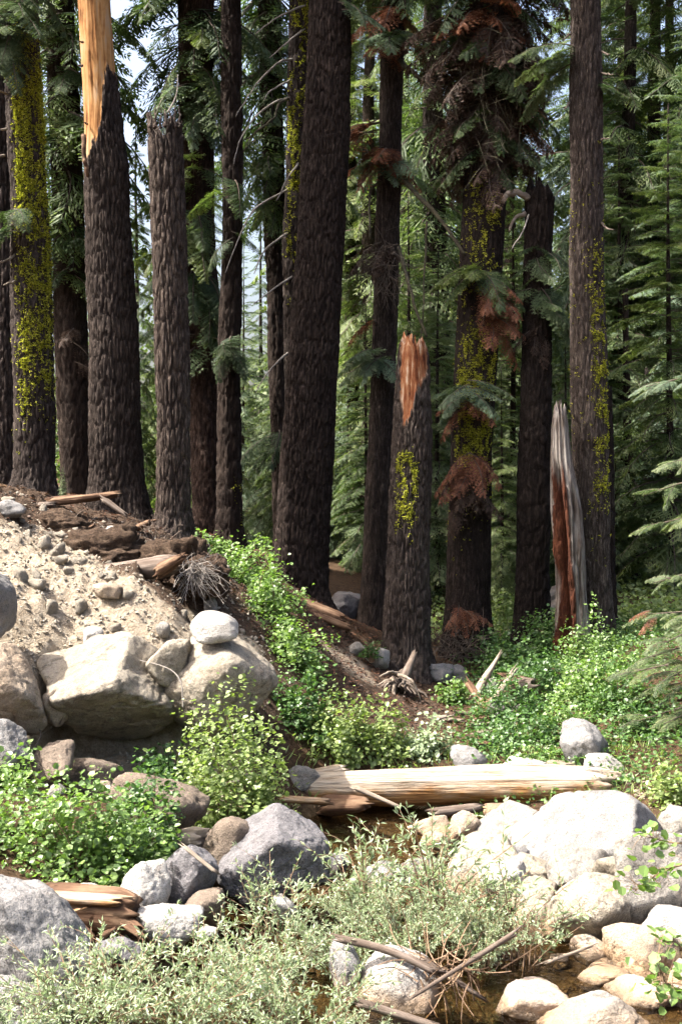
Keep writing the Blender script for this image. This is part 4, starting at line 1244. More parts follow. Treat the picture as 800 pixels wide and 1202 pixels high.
# ------------------------------------------------------------------ leafy plants
def unit(a):
    return a / (np.linalg.norm(a, axis=-1, keepdims=True) + 1e-9)

def leaves(mb, P, D, Nn, S, var, narrow=None, m=0):
    """folded leaves at P, pointing along D, face normal near Nn, length S"""
    D = unit(D)
    W = unit(np.cross(D, Nn))
    Nn = np.cross(W, D)
    S = S[:, None]
    if narrow:
        V = np.stack([P, P + D * S * 0.45 + W * S * narrow, P + D * S - Nn * S * 0.12, P + D * S * 0.45 - W * S * narrow], 1).reshape(-1, 3)
        f = np.arange(len(P))[:, None] * 4 + np.array([[0, 1, 2, 3]])
        mb.add(V, f, m, np.repeat(var, 4))
    else:
        up = Nn * S
        V = np.stack([P, P + D * S * 0.22 + W * S * 0.46 + up * 0.13, P + D * S * 0.74 + W * S * 0.40 + up * 0.10, P + D * S,
                      P + D * S * 0.74 - W * S * 0.40 + up * 0.10, P + D * S * 0.22 - W * S * 0.46 + up * 0.13], 1).reshape(-1, 3)
        b = np.arange(len(P))[:, None] * 6
        mb.add(V, np.concatenate([b + np.array([[0, 1, 2, 3]]), b + np.array([[0, 3, 4, 5]])]), m, np.repeat(var, 6))

def shrub_mesh(seed, a, c, leaf, dens=1.0, flat=0.7, shell=3.2, mt='leaf', dp=0.9):
    """shrub: lumpy half-dome of half-width a and height c with leaves of one size"""
    rg = np.random.default_rng(seed)
    area = 2 * math.pi * a * (a + c) / 2
    n = int(np.clip(dens * 1.9 * area / leaf ** 2, 60, 5200))
    d = rg.normal(size=(n, 3))
    d[:, 2] = np.abs(d[:, 2]) - 0.12
    d = unit(d)
    lump = 0.78 + 0.36 * vnoise(d * 2.1 + seed, seed) + 0.26 * vnoise(d * 5.3 + seed, seed + 1)
    r = rg.random(n) ** (1 / shell) * lump
    # a few shoots stick out
    sh = rg.random(n) < 0.05
    r = np.where(sh, r * rg.uniform(1.05, 1.3, n), r)
    P = d * r[:, None] * np.array([a, a * dp, c])
    cl = rg.integers(0, max(8, n // 11), n)                 # leaves grow in clusters round shoot tips
    P = P[cl] * 0.9 + 0.1 * P + rg.normal(size=(n, 3)) * leaf * 1.25
    d, r = d[cl], r[cl]
    P[:, 2] = np.maximum(P[:, 2], 0.01)
    Nn = unit(d * 0.45 + np.array([-0.15, 0, flat]) + rg.normal(size=(n, 3)) * 0.45)
    D = rg.normal(size=(n, 3)) + d * 0.5
    D[:, 2] *= 0.5
    var = np.clip(0.45 + rg.normal(size=n) * 0.2 + 0.25 * vnoise(P * 7, seed + 3), 0, 1)
    mbl, mbs = MB(), MB()
    leaves(mbl, P, D, Nn, leaf * (0.4 + 1.2 * rg.random(n) ** 1.5), var)
    for k in range(26):
        e = P[rg.integers(n)] * 0.98
        s0 = np.array([rg.normal() * 0.12 * a, rg.normal() * 0.12 * a, -0.06])
        mid = s0 * 0.5 + e * 0.5 + np.array([0, 0, 0.1 * c]) + rg.normal(size=3) * 0.05 * a
        add_tube(mbs, catmull([s0, mid, e], 6), [0.006, 0.002], 4)
    return mbl.mesh('leaves', [M[mt]]), mbs.mesh('stems', [M['twig_red']])

def set_mat(o, mats):
    for k, mt in enumerate(mats):
        o.material_slots[k].link = 'OBJECT'
        o.material_slots[k].material = M[mt]
def shrub(label, px, py, Y, wpx, hpx, mt='leaf', kind=0, name='shrub', cat='shrub', group=None, depth=0.9, tilt=0.0, leaf=None, dens=1.0):
    """px, py: foot in the photo; width and height in photo pixels"""
    s = Y / FPX
    x = (px - CXP) * s
    z = CAMH - (py - HYP) * s
    g = gz(x, Y)
    r = link(name, None, None, (x, Y, min(z, g + 0.12)))
    r.empty_display_size = 0.2
    tag(r, label, cat, group)
    lm, sm = shrub_mesh(int(px * 31 + py * 7) % 9973, wpx * s / 2 * 1.2, hpx * s * 1.14, leaf or 0.034, dens, mt=mt, dp=depth)
    link('leaves', lm, r)
    link('stems', sm, r)
    return r

shrub('leafy sunlit bush at the left edge above the mottled grey boulder', 12, 1056, 8.2, 190, 172, 'leaf', 0)
shrub('leafy sunlit bush in front of the brown boulder and hollow', 95, 1056, 8.0, 180, 150, 'leaf', 1)
shrub('low leafy bush reaching the white pointed rock', 155, 1048, 8.1, 120, 110, 'leaf', 0)
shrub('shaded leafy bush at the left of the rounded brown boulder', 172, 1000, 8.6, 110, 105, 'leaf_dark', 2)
shrub('leafy bush at the left edge touching the grey rock', 10, 935, 9.0, 70, 45, 'leaf', 2)
shrub('round light green bush growing under the big rounded boulder', 275, 952, 9.7, 160, 150, 'leaf_light', 1)
shrub('small dark bush in the shadow under the pale slab', 190, 930, 10.1, 75, 60, 'leaf_dark', 2)
shrub('bush at the top of the leafy strip below the touching pair of trunks', 252, 668, 14.0, 80, 46, 'leaf', 0)
shrub('second bush of the leafy strip beside the root tangle', 285, 702, 13.6, 95, 68, 'leaf', 1)
shrub('third bush of the leafy strip right of the white oval stone', 308, 748, 13.0, 110, 82, 'leaf', 0)
shrub('fourth bush of the leafy strip right of the big rounded boulder', 340, 800, 12.4, 95, 85, 'leaf', 1)
shrub('lowest dark bush of the leafy strip beside the round light bush', 345, 862, 11.6, 100, 85, 'leaf_dark', 0)
shrub('yellow green bush on the dirt slope left of the log end', 395, 893, 11.5, 105, 78, 'leaf_light', 1)
shrub('yellow green bush below the root stump behind the log', 448, 893, 11.7, 80, 70, 'leaf_light', 2)
shrub('sparse grey green bush behind the log under the roots', 500, 896, 11.8, 80, 62, 'willow', 2)
shrub('tiny green plant beside the white block on the dirt', 436, 762, 14.9, 22, 18, 'leaf_dark', 3)
shrub('small plant with yellow green leaves behind the root stump', 532, 830, 14.2, 48, 42, 'leaf', 3)
shrub('bright leafy bush at the right edge beyond the log', 790, 968, 10.0, 70, 85, 'leaf_light', 3)
shrub('light green herb patch behind the right end of the log', 640, 906, 11.7, 90, 26, 'leaf', 1, depth=0.5)
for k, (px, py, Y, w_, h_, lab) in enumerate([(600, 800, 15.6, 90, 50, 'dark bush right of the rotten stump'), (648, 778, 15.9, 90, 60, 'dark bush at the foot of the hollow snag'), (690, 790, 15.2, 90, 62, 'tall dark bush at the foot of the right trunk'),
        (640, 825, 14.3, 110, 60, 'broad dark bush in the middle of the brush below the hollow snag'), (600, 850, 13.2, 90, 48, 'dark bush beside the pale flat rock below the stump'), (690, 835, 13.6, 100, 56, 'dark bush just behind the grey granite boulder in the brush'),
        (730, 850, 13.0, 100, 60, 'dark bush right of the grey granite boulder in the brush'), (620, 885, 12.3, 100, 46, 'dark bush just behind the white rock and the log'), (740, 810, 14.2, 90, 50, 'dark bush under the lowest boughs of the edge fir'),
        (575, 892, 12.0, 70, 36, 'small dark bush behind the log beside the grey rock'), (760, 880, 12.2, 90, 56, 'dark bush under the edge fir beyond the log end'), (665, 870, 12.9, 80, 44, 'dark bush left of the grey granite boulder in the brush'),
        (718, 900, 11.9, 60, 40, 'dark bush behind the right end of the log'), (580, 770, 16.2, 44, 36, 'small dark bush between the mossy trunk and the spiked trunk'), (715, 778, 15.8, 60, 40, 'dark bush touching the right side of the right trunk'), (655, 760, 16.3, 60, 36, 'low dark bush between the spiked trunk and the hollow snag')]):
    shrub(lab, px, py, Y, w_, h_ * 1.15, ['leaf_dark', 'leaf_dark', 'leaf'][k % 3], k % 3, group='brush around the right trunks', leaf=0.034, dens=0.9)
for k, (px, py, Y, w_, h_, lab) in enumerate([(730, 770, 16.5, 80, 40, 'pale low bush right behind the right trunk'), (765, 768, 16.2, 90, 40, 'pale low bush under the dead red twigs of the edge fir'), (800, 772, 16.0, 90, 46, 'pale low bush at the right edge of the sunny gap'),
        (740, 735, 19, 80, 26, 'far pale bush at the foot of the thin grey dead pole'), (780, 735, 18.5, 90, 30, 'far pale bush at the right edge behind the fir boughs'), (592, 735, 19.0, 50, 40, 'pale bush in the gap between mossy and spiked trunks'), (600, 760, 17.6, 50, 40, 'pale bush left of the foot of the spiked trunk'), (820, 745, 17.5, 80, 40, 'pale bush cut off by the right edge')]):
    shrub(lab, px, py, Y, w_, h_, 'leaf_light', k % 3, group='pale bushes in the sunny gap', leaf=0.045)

for k, (px, py, Y, w_, h_, lab) in enumerate([(860, 900, 11.3, 110, 60, 'bush beyond the right edge beside the log end'), (880, 840, 13.0, 110, 60, 'bush beyond the right edge under the edge fir'), (900, 980, 9.6, 120, 70, 'bush beyond the right edge above the creek'), (930, 1060, 8.4, 130, 80, 'bush beyond the right edge beside the white boulders')]):
    shrub(lab, px, py, Y, w_, h_, ['leaf_dark', 'leaf', 'leaf_light', 'leaf'][k])

# willows
def willow_mesh(seed, nstem=26, H=1.0, spread=0.75, leaf=0.05, nl=46, twigs=3):
    rg = np.random.default_rng(seed)
    ml_, ms = MB(), MB()
    for k in range(nstem):
        a = rg.uniform(0, 6.28)
        rr = spread * math.sqrt(rg.random())
        h = H * rg.uniform(0.55, 1.0) * (1 - 0.25 * rr / spread)
        b = np.array([math.cos(a) * 0.12 * rg.random(), math.sin(a) * 0.12 * rg.random(), -0.05])
        e = np.array([math.cos(a) * rr, math.sin(a) * rr, h])
        mid = b * 0.55 + e * 0.45 + np.array([-math.cos(a) * 0.10 * rr, -math.sin(a) * 0.10 * rr, 0.06]) + rg.normal(size=3) * 0.04
        stem = catmull([b, mid, e + np.array([math.cos(a), math.sin(a), -0.4]) * 0.06], 12)
        add_tube(ms, stem, [0.0065, 0.0016], 4)
        paths = [(stem, 0.30)]
        for q in range(twigs):
            i0 = rg.integers(4, 10)
            p0 = stem[i0]
            dd = unit(np.array([rg.normal() * 0.7 + math.cos(a) * 0.5, rg.normal() * 0.7 + math.sin(a) * 0.5, rg.uniform(0.2, 0.9)]))
            L = rg.uniform(0.14, 0.34) * H
            tw = catmull([p0, p0 + dd * L * 0.5 + np.array([0, 0, 0.015]), p0 + dd * L], 6)
            add_tube(ms, tw, [0.003, 0.001], 3)
            paths.append((tw, 0.1))
        for path, t0 in paths:
            n = nl if t0 > 0.2 else int(nl * 0.45)
            t = rg.uniform(t0, 1.0, n) * (len(path) - 1.001)
            i = t.astype(int)
            f = (t - i)[:, None]
            P = path[i] * (1 - f) + path[i + 1] * f
            T = unit(path[np.minimum(i + 1, len(path) - 1)] - path[i])
            D = unit(T * 0.8 + unit(rg.normal(size=(n, 3))) * 0.85)
            Nn = unit(np.array([0, 0, 0.8]) + rg.normal(size=(n, 3)) * 0.6)
            leaves(ml_, P, D, Nn, leaf * rg.uniform(0.55, 1.2, n), np.clip(0.5 + rg.normal(size=n) * 0.22, 0, 1), narrow=0.145)
    return ml_, ms
WIL = []
for i, (ns, sp, nl) in enumerate([(44, 0.85, 44), (38, 0.7, 42), (14, 0.42, 30)]):
    a, b = willow_mesh(80 + i, ns, 1.0, sp, 0.049, int(nl * 1.15), 3)
    WIL.append((a.mesh('leaves', [M['willow']]), b.mesh('stems', [M['twig_red']])))
def willow(label, px, py, Y, hpx, kind, wide=1.0, lean=(0, 0)):
    s = Y / FPX
    x = (px - CXP) * s
    z = min(CAMH - (py - HYP) * s, gz(x, Y) + 0.05)
    r = link('willow_shrub', None, None, (x, Y, z), (lean[0], lean[1], 0))
    r.empty_display_size = 0.2
    tag(r, label, 'shrub')
    h = hpx * s
    yaw = (px * 0.7) % 6.28
    link('leaves', WIL[kind][0], r, rot=(0, 0, yaw), scale=(h * wide, h * wide, h))
    link('stems', WIL[kind][1], r, rot=(0, 0, yaw), scale=(h * wide, h * wide, h))
    return r
willow('willow bush in front of the mottled boulder in the lower left corner', 110, 1235, 6.1, 162, 0, 1.1)
willow('willow bush covering the bottom left of the middle', 215, 1235, 6.2, 175, 0, 1.0)
willow('willow bush in front of the low white rock', 300, 1190, 6.7, 143, 1, 1.0)
willow('dense willow bush at the bottom centre left of the white angular boulder', 345, 1245, 6.1, 173, 0, 0.9)
willow('dense willow bush above the bare sticks', 400, 1130, 7.3, 118, 0, 0.9)
willow('upright willow in front of the big purple grey boulder', 325, 1090, 7.6, 170, 2, 1.0)
willow('dense willow bush behind the crossing of the sticks', 475, 1130, 7.4, 128, 1, 0.9)
willow('tall thin willow stems before the log', 520, 1105, 7.7, 225, 2, 1.0)
willow('willow bush right of the bare stick', 565, 1135, 7.3, 114, 1, 0.8)
willow('sparse willow stems before the white boulders', 610, 1130, 7.4, 158, 2, 1.1)
willow('willow sprig rising in front of the pool', 440, 1090, 7.9, 195, 2, 1.0)
willow('small willow at the bottom edge left of the pool', 430, 1235, 6.2, 85, 1, 1.2)
willow('willow bush at the extreme lower left', 20, 1240, 6.0, 103, 1, 1.4)

willow('thin willow stems standing before the tan ledge stones', 490, 1075, 8.2, 150, 2, 1.1)
willow('low willow bush between the bare stick and the broad white boulder', 540, 1110, 7.6, 105, 1, 0.9)
willow('low willow bush in front of the dark pool stones', 415, 1075, 8.0, 95, 1, 1.0)
# leafy twigs reaching in at the right edge: each leaf can be told apart
LEAF1 = MB()
leaves(LEAF1, np.zeros((1, 3)), np.array([[1.0, 0, 0]]), np.array([[0, 0, 1.0]]), np.array([1.0]), np.array([0.5]))
LEAFM = LEAF1.mesh('leaf', [M['leaf']])
def leafy_branch(label, path, nleaf, seed, size=0.055, spread=0.12):
    rg = np.random.default_rng(seed)
    P = np.array([PX(*p) for p in path])
    r = link('leafy_branch', None, None, P[0])
    r.empty_display_size = 0.1
    tag(r, label, 'branch')
    mb = MB()
    LV = []
    main = catmull(P - P[0], 16)
    add_tube(mb, main, [0.007, 0.002], 5)
    for k in range(nleaf):
        i = rg.integers(3, 16)
        d = unit(rg.normal(size=3) + np.array([-0.4, 0, 0.1]))
        q = main[i] + d * rg.uniform(0.02, spread)
        add_tube(mb, np.array([main[i], (main[i] + q) / 2 + np.array([0, 0, 0.008]), q]), [0.002, 0.001], 3)
        LV.append((q, (rg.normal() * 0.5, rg.normal() * 0.5 + 0.3, rg.uniform(0, 6.28)), size * rg.uniform(0.6, 1.15)))
    tw = link('twig', mb.mesh('twig', [M['twig_red']]), r)
    for q, ro, sc_ in LV:
        link('leaf', LEAFM, tw, q, ro, sc_)
leafy_branch('leafy green twig hanging in front of the dazzling white boulder', [(850, 1010, 6.2), (800, 1015, 6.2), (765, 1030, 6.2), (742, 1048, 6.25)], 46, 1, 0.06, 0.16)
leafy_branch('leafy green twig reaching in at the right edge above the white boulder', [(850, 985, 6.6), (800, 990, 6.6), (770, 985, 6.6), (750, 980, 6.6)], 26, 2, 0.055, 0.12)
leafy_branch('leafy green twig at the bottom right corner', [(850, 1230, 5.9), (810, 1185, 5.9), (785, 1160, 5.9), (770, 1130, 5.9)], 60, 3, 0.06, 0.18)
leafy_branch('leafy green sprig at the right edge beside the tan boulder', [(850, 1130, 6.1), (810, 1120, 6.1), (790, 1105, 6.1), (770, 1108, 6.1)], 24, 4, 0.055, 0.10)

# ------------------------------------------------------------------ boughs in view on the big trees
NB = [to_mesh('branch', bough(900 + i, 1.0, 15, 5, 0.18 + 0.12 * i, 0.012, needles=True, sag=0.2), [M['needle_blue'], M['twig']]) for i in range(3)]
DB = [to_mesh('branch', bough(910 + i, 1.0, 12, 5, 0.16 + 0.10 * i, 0.012, needles=True, sag=0.45), [M['needle_dead'], M['twig']]) for i in range(3)]
def branch(tree, px, py, Y, yaw, tilt, L, mt='needle_blue', k=0, name='branch', roll=0.0):
    root = tree[0] if isinstance(tree, tuple) else tree
    dead = mt in ('needle_dead', 'needle_brown')
    me = (DB if dead else NB)[k % 3]
    loc = PX(px, py, Y) - np.array(root.location)
    o = link(name, me, root, loc, (0, 0, 0), L)
    o.rotation_euler = Euler((rad(roll), rad(tilt), rad(yaw)), 'XYZ')
    set_mat(o, [mt, 'twig'])
    return o
rg = np.random.default_rng(42)
def spray(tree, px, py, Y, n, yaw0, yaw1, L, mt, tilt=(0, 30), jy=8):
    for k in range(n):
        branch(tree, px + rg.uniform(-4, 4), py + rg.uniform(-jy, jy), Y, rg.uniform(yaw0, yaw1), rg.uniform(*tilt), L * rg.uniform(0.7, 1.15), mt, rg.integers(3), 'dead_branch' if mt in ('needle_dead', 'needle_brown') else 'branch', rg.normal() * 14)
# slender trunk with red sprays
spray(t_slim, 460, 18, 17.8, 7, -210, 20, 0.75, 'needle_dead', (8, 35), 12)
spray(t_slim, 462, 42, 17.8, 6, -200, 20, 0.8, 'needle_blue', (0, 28))
spray(t_slim, 452, 55, 17.8, 5, -190, 0, 0.6, 'needle_dead', (8, 35))
spray(t_slim, 445, 145, 17.8, 5, -200, -140, 1.0, 'needle_dead', (5, 25), 12)
spray(t_slim, 450, 180, 17.8, 9, -200, 0, 0.7, 'needle_dead', (10, 35), 12)
spray(t_slim, 455, 195, 17.8, 6, -170, 20, 0.7, 'needle_blue', (0, 28))
spray(t_slim, 450, 290, 17.8, 6, -200, 10, 0.65, 'needle_brown', (15, 50))
spray(t_slim, 445, 415, 17.8, 7, -205, -40, 0.75, 'needle_blue', (0, 28))
spray(t_slim, 440, 370, 17.8, 3, -200, -60, 0.45, 'needle_dead')
# big mossy trunk: the dead mass above, red sprays and green tips below
for k in range(9):
    spray(t_moss, 570 + rg.uniform(-12, 14), 5 + k * 23, 16.9, 5, -215, 35, 1.05 - 0.03 * k, 'needle_brown', (10, 55), 14)
    spray(t_moss, 572 + rg.uniform(-8, 8), 2 + k * 21, 16.9, 4, -205, -150, 1.2 - 0.05 * k, 'needle_brown', (5, 50), 14)
    spray(t_moss, 578 + rg.uniform(-8, 8), 2 + k * 21, 16.9, 4, -35, 30, 1.2 - 0.05 * k, 'needle_brown', (5, 50), 14)
    spray(t_moss, 574, 10 + k * 20, 16.9, 3, -205, 30, 1.0, 'needle_dark', (5, 50), 14)
spray(t_moss, 565, 8, 16.9, 7, -200, 10, 0.9, 'needle_dead', (5, 40), 12)
spray(t_moss, 600, 120, 16.9, 5, -60, 20, 0.7, 'needle_dead', (15, 45), 25)
spray(t_moss, 562, 318, 16.7, 9, -190, 20, 0.7, 'needle', (0, 25), 8)
spray(t_moss, 572, 345, 16.7, 10, -130, 25, 0.62, 'needle_dead', (10, 40), 18)
spray(t_moss, 576, 375, 16.7, 7, -100, 20, 0.6, 'needle_dead', (15, 45), 12)
spray(t_moss, 550, 455, 16.7, 8, -215, -20, 0.7, 'needle_blue', (0, 28), 10)
spray(t_moss, 548, 470, 16.7, 5, -200, -20, 0.6, 'needle_dead', (8, 35), 8)
spray(t_moss, 548, 540, 16.6, 10, -205, 0, 0.6, 'needle_dead', (12, 42), 16)
spray(t_moss, 545, 565, 16.6, 9, -190, 0, 0.65, 'needle_brown', (20, 55), 16)
spray(t_moss, 542, 712, 16.5, 6, -180, 10, 0.45, 'needle_dead', (10, 40), 14)
# dark spiked trunk and the right trunk
spray(t_spike, 632, 300, 16.7, 6, -190, 20, 0.6, 'needle_dark', (0, 35), 14)
spray(t_spike, 634, 345, 16.7, 8, -190, 20, 0.7, 'needle_dark', (5, 45), 22)
spray(t_spike, 630, 390, 16.7, 4, -160, -20, 0.5, 'needle_brown', (20, 60), 12)
spray(t_right, 676, 62, 15.9, 6, -215, -150, 0.85, 'needle_pale', (-5, 20), 10)
spray(t_right, 700, 95, 15.9, 3, -60, 20, 0.5, 'needle_dark', (0, 30), 10)
# left trees
spray(t_lich, 22, 8, 15.7, 8, -200, 20, 0.85, 'needle_dark', (10, 45), 14)
spray(t_lich, 12, 40, 15.7, 6, -190, 10, 0.8, 'needle_dark', (10, 45), 12)
spray(t_lich, 18, 255, 15.7, 7, -200, 0, 0.6, 'needle_dark', (10, 45), 16)
spray(t_back1, 76, 60, 20.7, 7, -200, 20, 1.2, 'needle_dark', (5, 45), 30)
spray(t_back1, 80, 150, 20.7, 6, -200, 20, 1.1, 'needle', (5, 45), 30)
spray(t_back1, 84, 290, 20.7, 5, -180, 30, 0.9, 'needle_dark', (5, 40), 30)
spray(t_back1, 88, 400, 20.7, 3, -180, 30, 0.7, 'needle_brown', (20, 60), 30)
for py, n, mt in ((60, 6, 'needle'), (130, 7, 'needle_blue'), (200, 7, 'needle'), (270, 7, 'needle'), (330, 7, 'needle_dark'), (390, 8, 'needle_dark')):
    spray(t_pair1, 232, py, 20.3, n, -200, 20, 1.15, mt, (0, 40), 26)
spray(t_pair2, 272, 410, 19.3, 5, -190, 10, 0.8, 'needle_dark', (5, 40), 16)
spray(t_pair2, 272, 250, 19.3, 4, -190, 20, 0.9, 'needle', (5, 40), 40)
spray(t_back2, 318, 60, 22.7, 6, -200, 20, 1.3, 'needle_dark', (5, 45), 45)
spray(t_back2, 322, 190, 22.7, 6, -200, 20, 1.2, 'needle', (5, 45), 45)
spray(t_back2, 328, 500, 22.7, 4, -200, 20, 1.0, 'needle_dark', (0, 35), 30)
spray(t_main, 398, 8, 16.7, 3, -60, 20, 0.6, 'needle_blue', (0, 30), 8)

# pale dead branches of the lichen striped trunk, grey limbs of others
def limb(root, path, r0, r1, mat, name='dead_branch', k=7, rough=0.2):
    n = 7 * len(path)
    P = catmull([PX(*p) for p in path], n)
    sdk = int(abs(path[0][0] * 3 + path[0][1]))
    P = P + np.stack([vnoise(np.stack([np.arange(n) * 0.35, np.full(n, 3.1 * q), np.full(n, sdk * 0.7)], 1), sdk) for q in range(3)], 1) * r0 * 0.5
    P = P - np.array(root.location)
    V, fs = tube(P, [r0, (r0 + r1) / 2, r1], k, True)
    C = np.vstack([np.repeat(P, k, 0), P[0], P[-1]])
    V = C + (V - C) * (1 + rough * fbm(V * np.array([14, 14, 9]), 3, sdk) + rough * 0.6 * fbm(V * 45, 2, sdk))[:, None]
    return link(name, mk_mesh(name, V, [(f, 0) for f in fs], M[mat], True, {'var': np.full(len(V), 0.5), 'bare': np.zeros(len(V))}), root)
for c in [[(362, 6), (350, 9), (320, 24), (300, 40)], [(362, 30), (340, 47), (316, 68)], [(346, 68), (325, 75), (300, 100), (287, 120), (277, 137)], [(340, 95), (320, 105), (310, 116)],
          [(340, 115), (322, 120), (300, 137), (282, 165), (274, 192)], [(355, 186), (340, 205), (325, 235)], [(340, 221), (300, 245), (280, 280), (265, 320)], [(340, 272), (310, 295), (298, 322)],
          [(347, 321), (320, 340), (298, 357)], [(340, 413), (320, 430), (300, 460)]]:
    n = len(c)
    limb(t_twin, [(a, b, 18.9 - 0.9 * i / n) for i, (a, b) in enumerate(c)], 0.020, 0.007, 'twig_pale')
limb(t_twin, [(337, 116, 18.8), (327, 122, 18.6), (322, 137, 18.5), (305, 152, 18.3), (289, 164, 18.2)], 0.024, 0.01, 'twig_mossy')
limb(t_back2, [(300, -4, 22.6), (285, 16, 22.2), (272, 34, 22)], 0.035, 0.02, 'twig_pale')
limb(t_slim, [(468, 214, 17.8), (478, 216, 17.5), (500, 240, 17.2), (520, 262, 17.0), (545, 300, 16.8)], 0.045, 0.025, 'twig_mossy')
limb(t_slim, [(446, 214, 17.8), (436, 222, 17.6), (433, 250, 17.5), (434, 280, 17.4)], 0.03, 0.012, 'twig_mossy')
limb(t_slim, [(470, 72, 17.8), (485, 85, 17.4), (510, 105, 17.1), (530, 140, 16.9)], 0.04, 0.02, 'twig_mossy')
limb(t_slim, [(468, 290, 17.7), (476, 320, 17.3), (484, 350, 17.0), (500, 395, 16.9)], 0.03, 0.02, 'twig_mossy')
limb(t_slim, [(500, 260, 17.2), (498, 320, 17.1), (494, 400, 17.0)], 0.018, 0.01, 'twig_mossy')
limb(t_spike, [(618, 232, 16.7), (606, 226, 16.6), (596, 228, 16.5), (590, 236, 16.4)], 0.05, 0.03, 'greywood')
limb(t_spike, [(616, 250, 16.7), (604, 256, 16.6), (596, 270, 16.5)], 0.035, 0.015, 'greywood')
limb(t_spike, [(620, 252, 16.5), (614, 270, 16.3), (600, 292, 16.2)], 0.014, 0.008, 'twig_pale')
for k_ in range(7):
    x0_ = 177 + k_ * 5.6
    limb(t_snag, [(x0_, 150, 14.45), (x0_ + 0.5, 138, 14.46), (x0_ + (k_ % 3 - 1) * 0.8, 131 - (k_ * 7) % 9, 14.48)], 0.022, 0.005, 'bark_grey', 'splinter', 7, 0.5)
limb(t_snag, [(196, 134, 14.5), (207, 112, 14.5), (209, 88, 14.5)], 0.012, 0.005, 'twig_pale')
limb(t_strip, [(98, 50, 14.8), (93, 49, 14.7)], 0.016, 0.006, 'rotten')
limb(t_strip, [(97, 77, 14.8), (92, 77, 14.7)], 0.016, 0.006, 'rotten')
limb(t_strip, [(103, 145, 14.8), (99, 144, 14.7)], 0.014, 0.006, 'rotten')
limb(t_strip, [(98, 158, 14.75), (99, 180, 14.72), (101, 198, 14.72), (104, 206, 14.74)], 0.03, 0.022, 'bark_wood' if 'bark_wood' in M else 'rotten', 'bark_sliver')
for (px, py, dx, dy) in ((668, 40, -8, 6), (705, 60, 10, 4), (703, 165, 12, -3), (704, 85, 16, 3), (668, 120, -6, 8), (705, 262, 14, 8)):
    limb(t_right, [(px, py, 15.9), (px + dx * 0.5, py + dy * 0.7, 15.7), (px + dx, py + dy, 15.6)], 0.018, 0.006, 'twig')
for (px, py, dx, dy) in ((2, 182, -6, 2), (4, 152, -8, 0), (14, 300, -14, 8), (16, 330, -12, 4), (4, 110, -8, -4)):
    limb(t_lich, [(px + 4, py, 15.8), (px + dx * 0.5, py + dy * 0.7, 15.6), (px + dx, py + dy, 15.5)], 0.018, 0.008, 'greywood')

# fir at the right edge, boughs reaching into the picture
x_, Y_ = (880 - CXP) * 12.4 / FPX, 12.4
t_edgefir = link('fir_tree', None, None, (x_, Y_, gz(x_, Y_)))
t_edgefir.empty_display_size = 0.3
tag(t_edgefir, 'young fir at the right edge whose pale boughs reach into the picture', 'tree')
link('trunk', cone_trunk(7.0, 0.12, 9, 10), t_edgefir)
for (tx, ty, mt) in [(739, 454, 'needle_blue'), (758, 550, 'needle_pale'), (736, 582, 'needle'), (730, 622, 'needle'), (749, 684, 'needle_pale'),
                     (728, 722, 'needle_pale'), (718, 792, 'needle'), (742, 775, 'needle_pale'), (760, 760, 'needle_pale'), (735, 812, 'needle'), (750, 835, 'needle'), (728, 850, 'needle'), (770, 800, 'needle'), (742, 880, 'needle'), (720, 868, 'needle_dark'),
                     (715, 905, 'needle_pale'), (705, 925, 'needle_pale'), (745, 905, 'needle'), (765, 890, 'needle_pale'), (755, 925, 'needle'), (770, 850, 'needle'), (785, 610, 'needle_pale'), (775, 735, 'needle_pale'), (740, 935, 'needle'), (778, 780, 'needle'), (760, 870, 'needle_dark')]:
    Yt = Y_ + rg.uniform(-0.9, 0.5)
    tip = PX(tx + (18 if ty < 740 else 8), ty, Yt)
    base = np.array([x_, Y_, tip[2] + rg.uniform(0.0, 0.3)])
    v = tip - base
    L = np.linalg.norm(v)
    yw = math.atan2(v[1], v[0])
    mid = base + v * 0.5 + np.array([0, 0, 0.05])
    off = np.array(t_edgefir.location)
    mb = MB()
    add_tube(mb, catmull([base - off, mid - off, tip - off], 8), [0.014, 0.004], 5)
    link('limb', mb.mesh('limb', [M['twig']]), t_edgefir)
    for q in range(6):
        tq = 0.42 + 0.1 * q
        pq = (base * (1 - tq) ** 2 + 2 * mid * tq * (1 - tq) + tip * tq ** 2) if q < 5 else tip - v / L * 0.2
        sd_ = 0 if q == 5 else (1 if q % 2 else -1)
        Lq = rg.uniform(0.24, 0.4)
        kk = int(rg.integers(3))
        o = link('branch', NB[kk], t_edgefir, pq - off, (0, 0, 0), (Lq, Lq * rg.uniform(0.7, 1.0), Lq))
        o.rotation_euler = Euler((rg.normal() * 0.3, rg.uniform(-0.15, 0.25), yw + sd_ * rg.uniform(0.45, 0.95)), 'XYZ')
        set_mat(o, [mt, 'twig'])
branch(t_edgefir, 765, 716, 12.0, 180, 15, 0.25, 'needle_dead', 0, 'dead_branch')
branch(t_edgefir, 770, 724, 12.0, 200, 25, 0.25, 'needle_dead', 1, 'dead_branch')
# small fir seedling on the bank rim
sdl = fir('small green fir seedling on the bank rim beside the lichen trunk', 74, 14.6, 'young_a', 'needle_pale', 0.42)

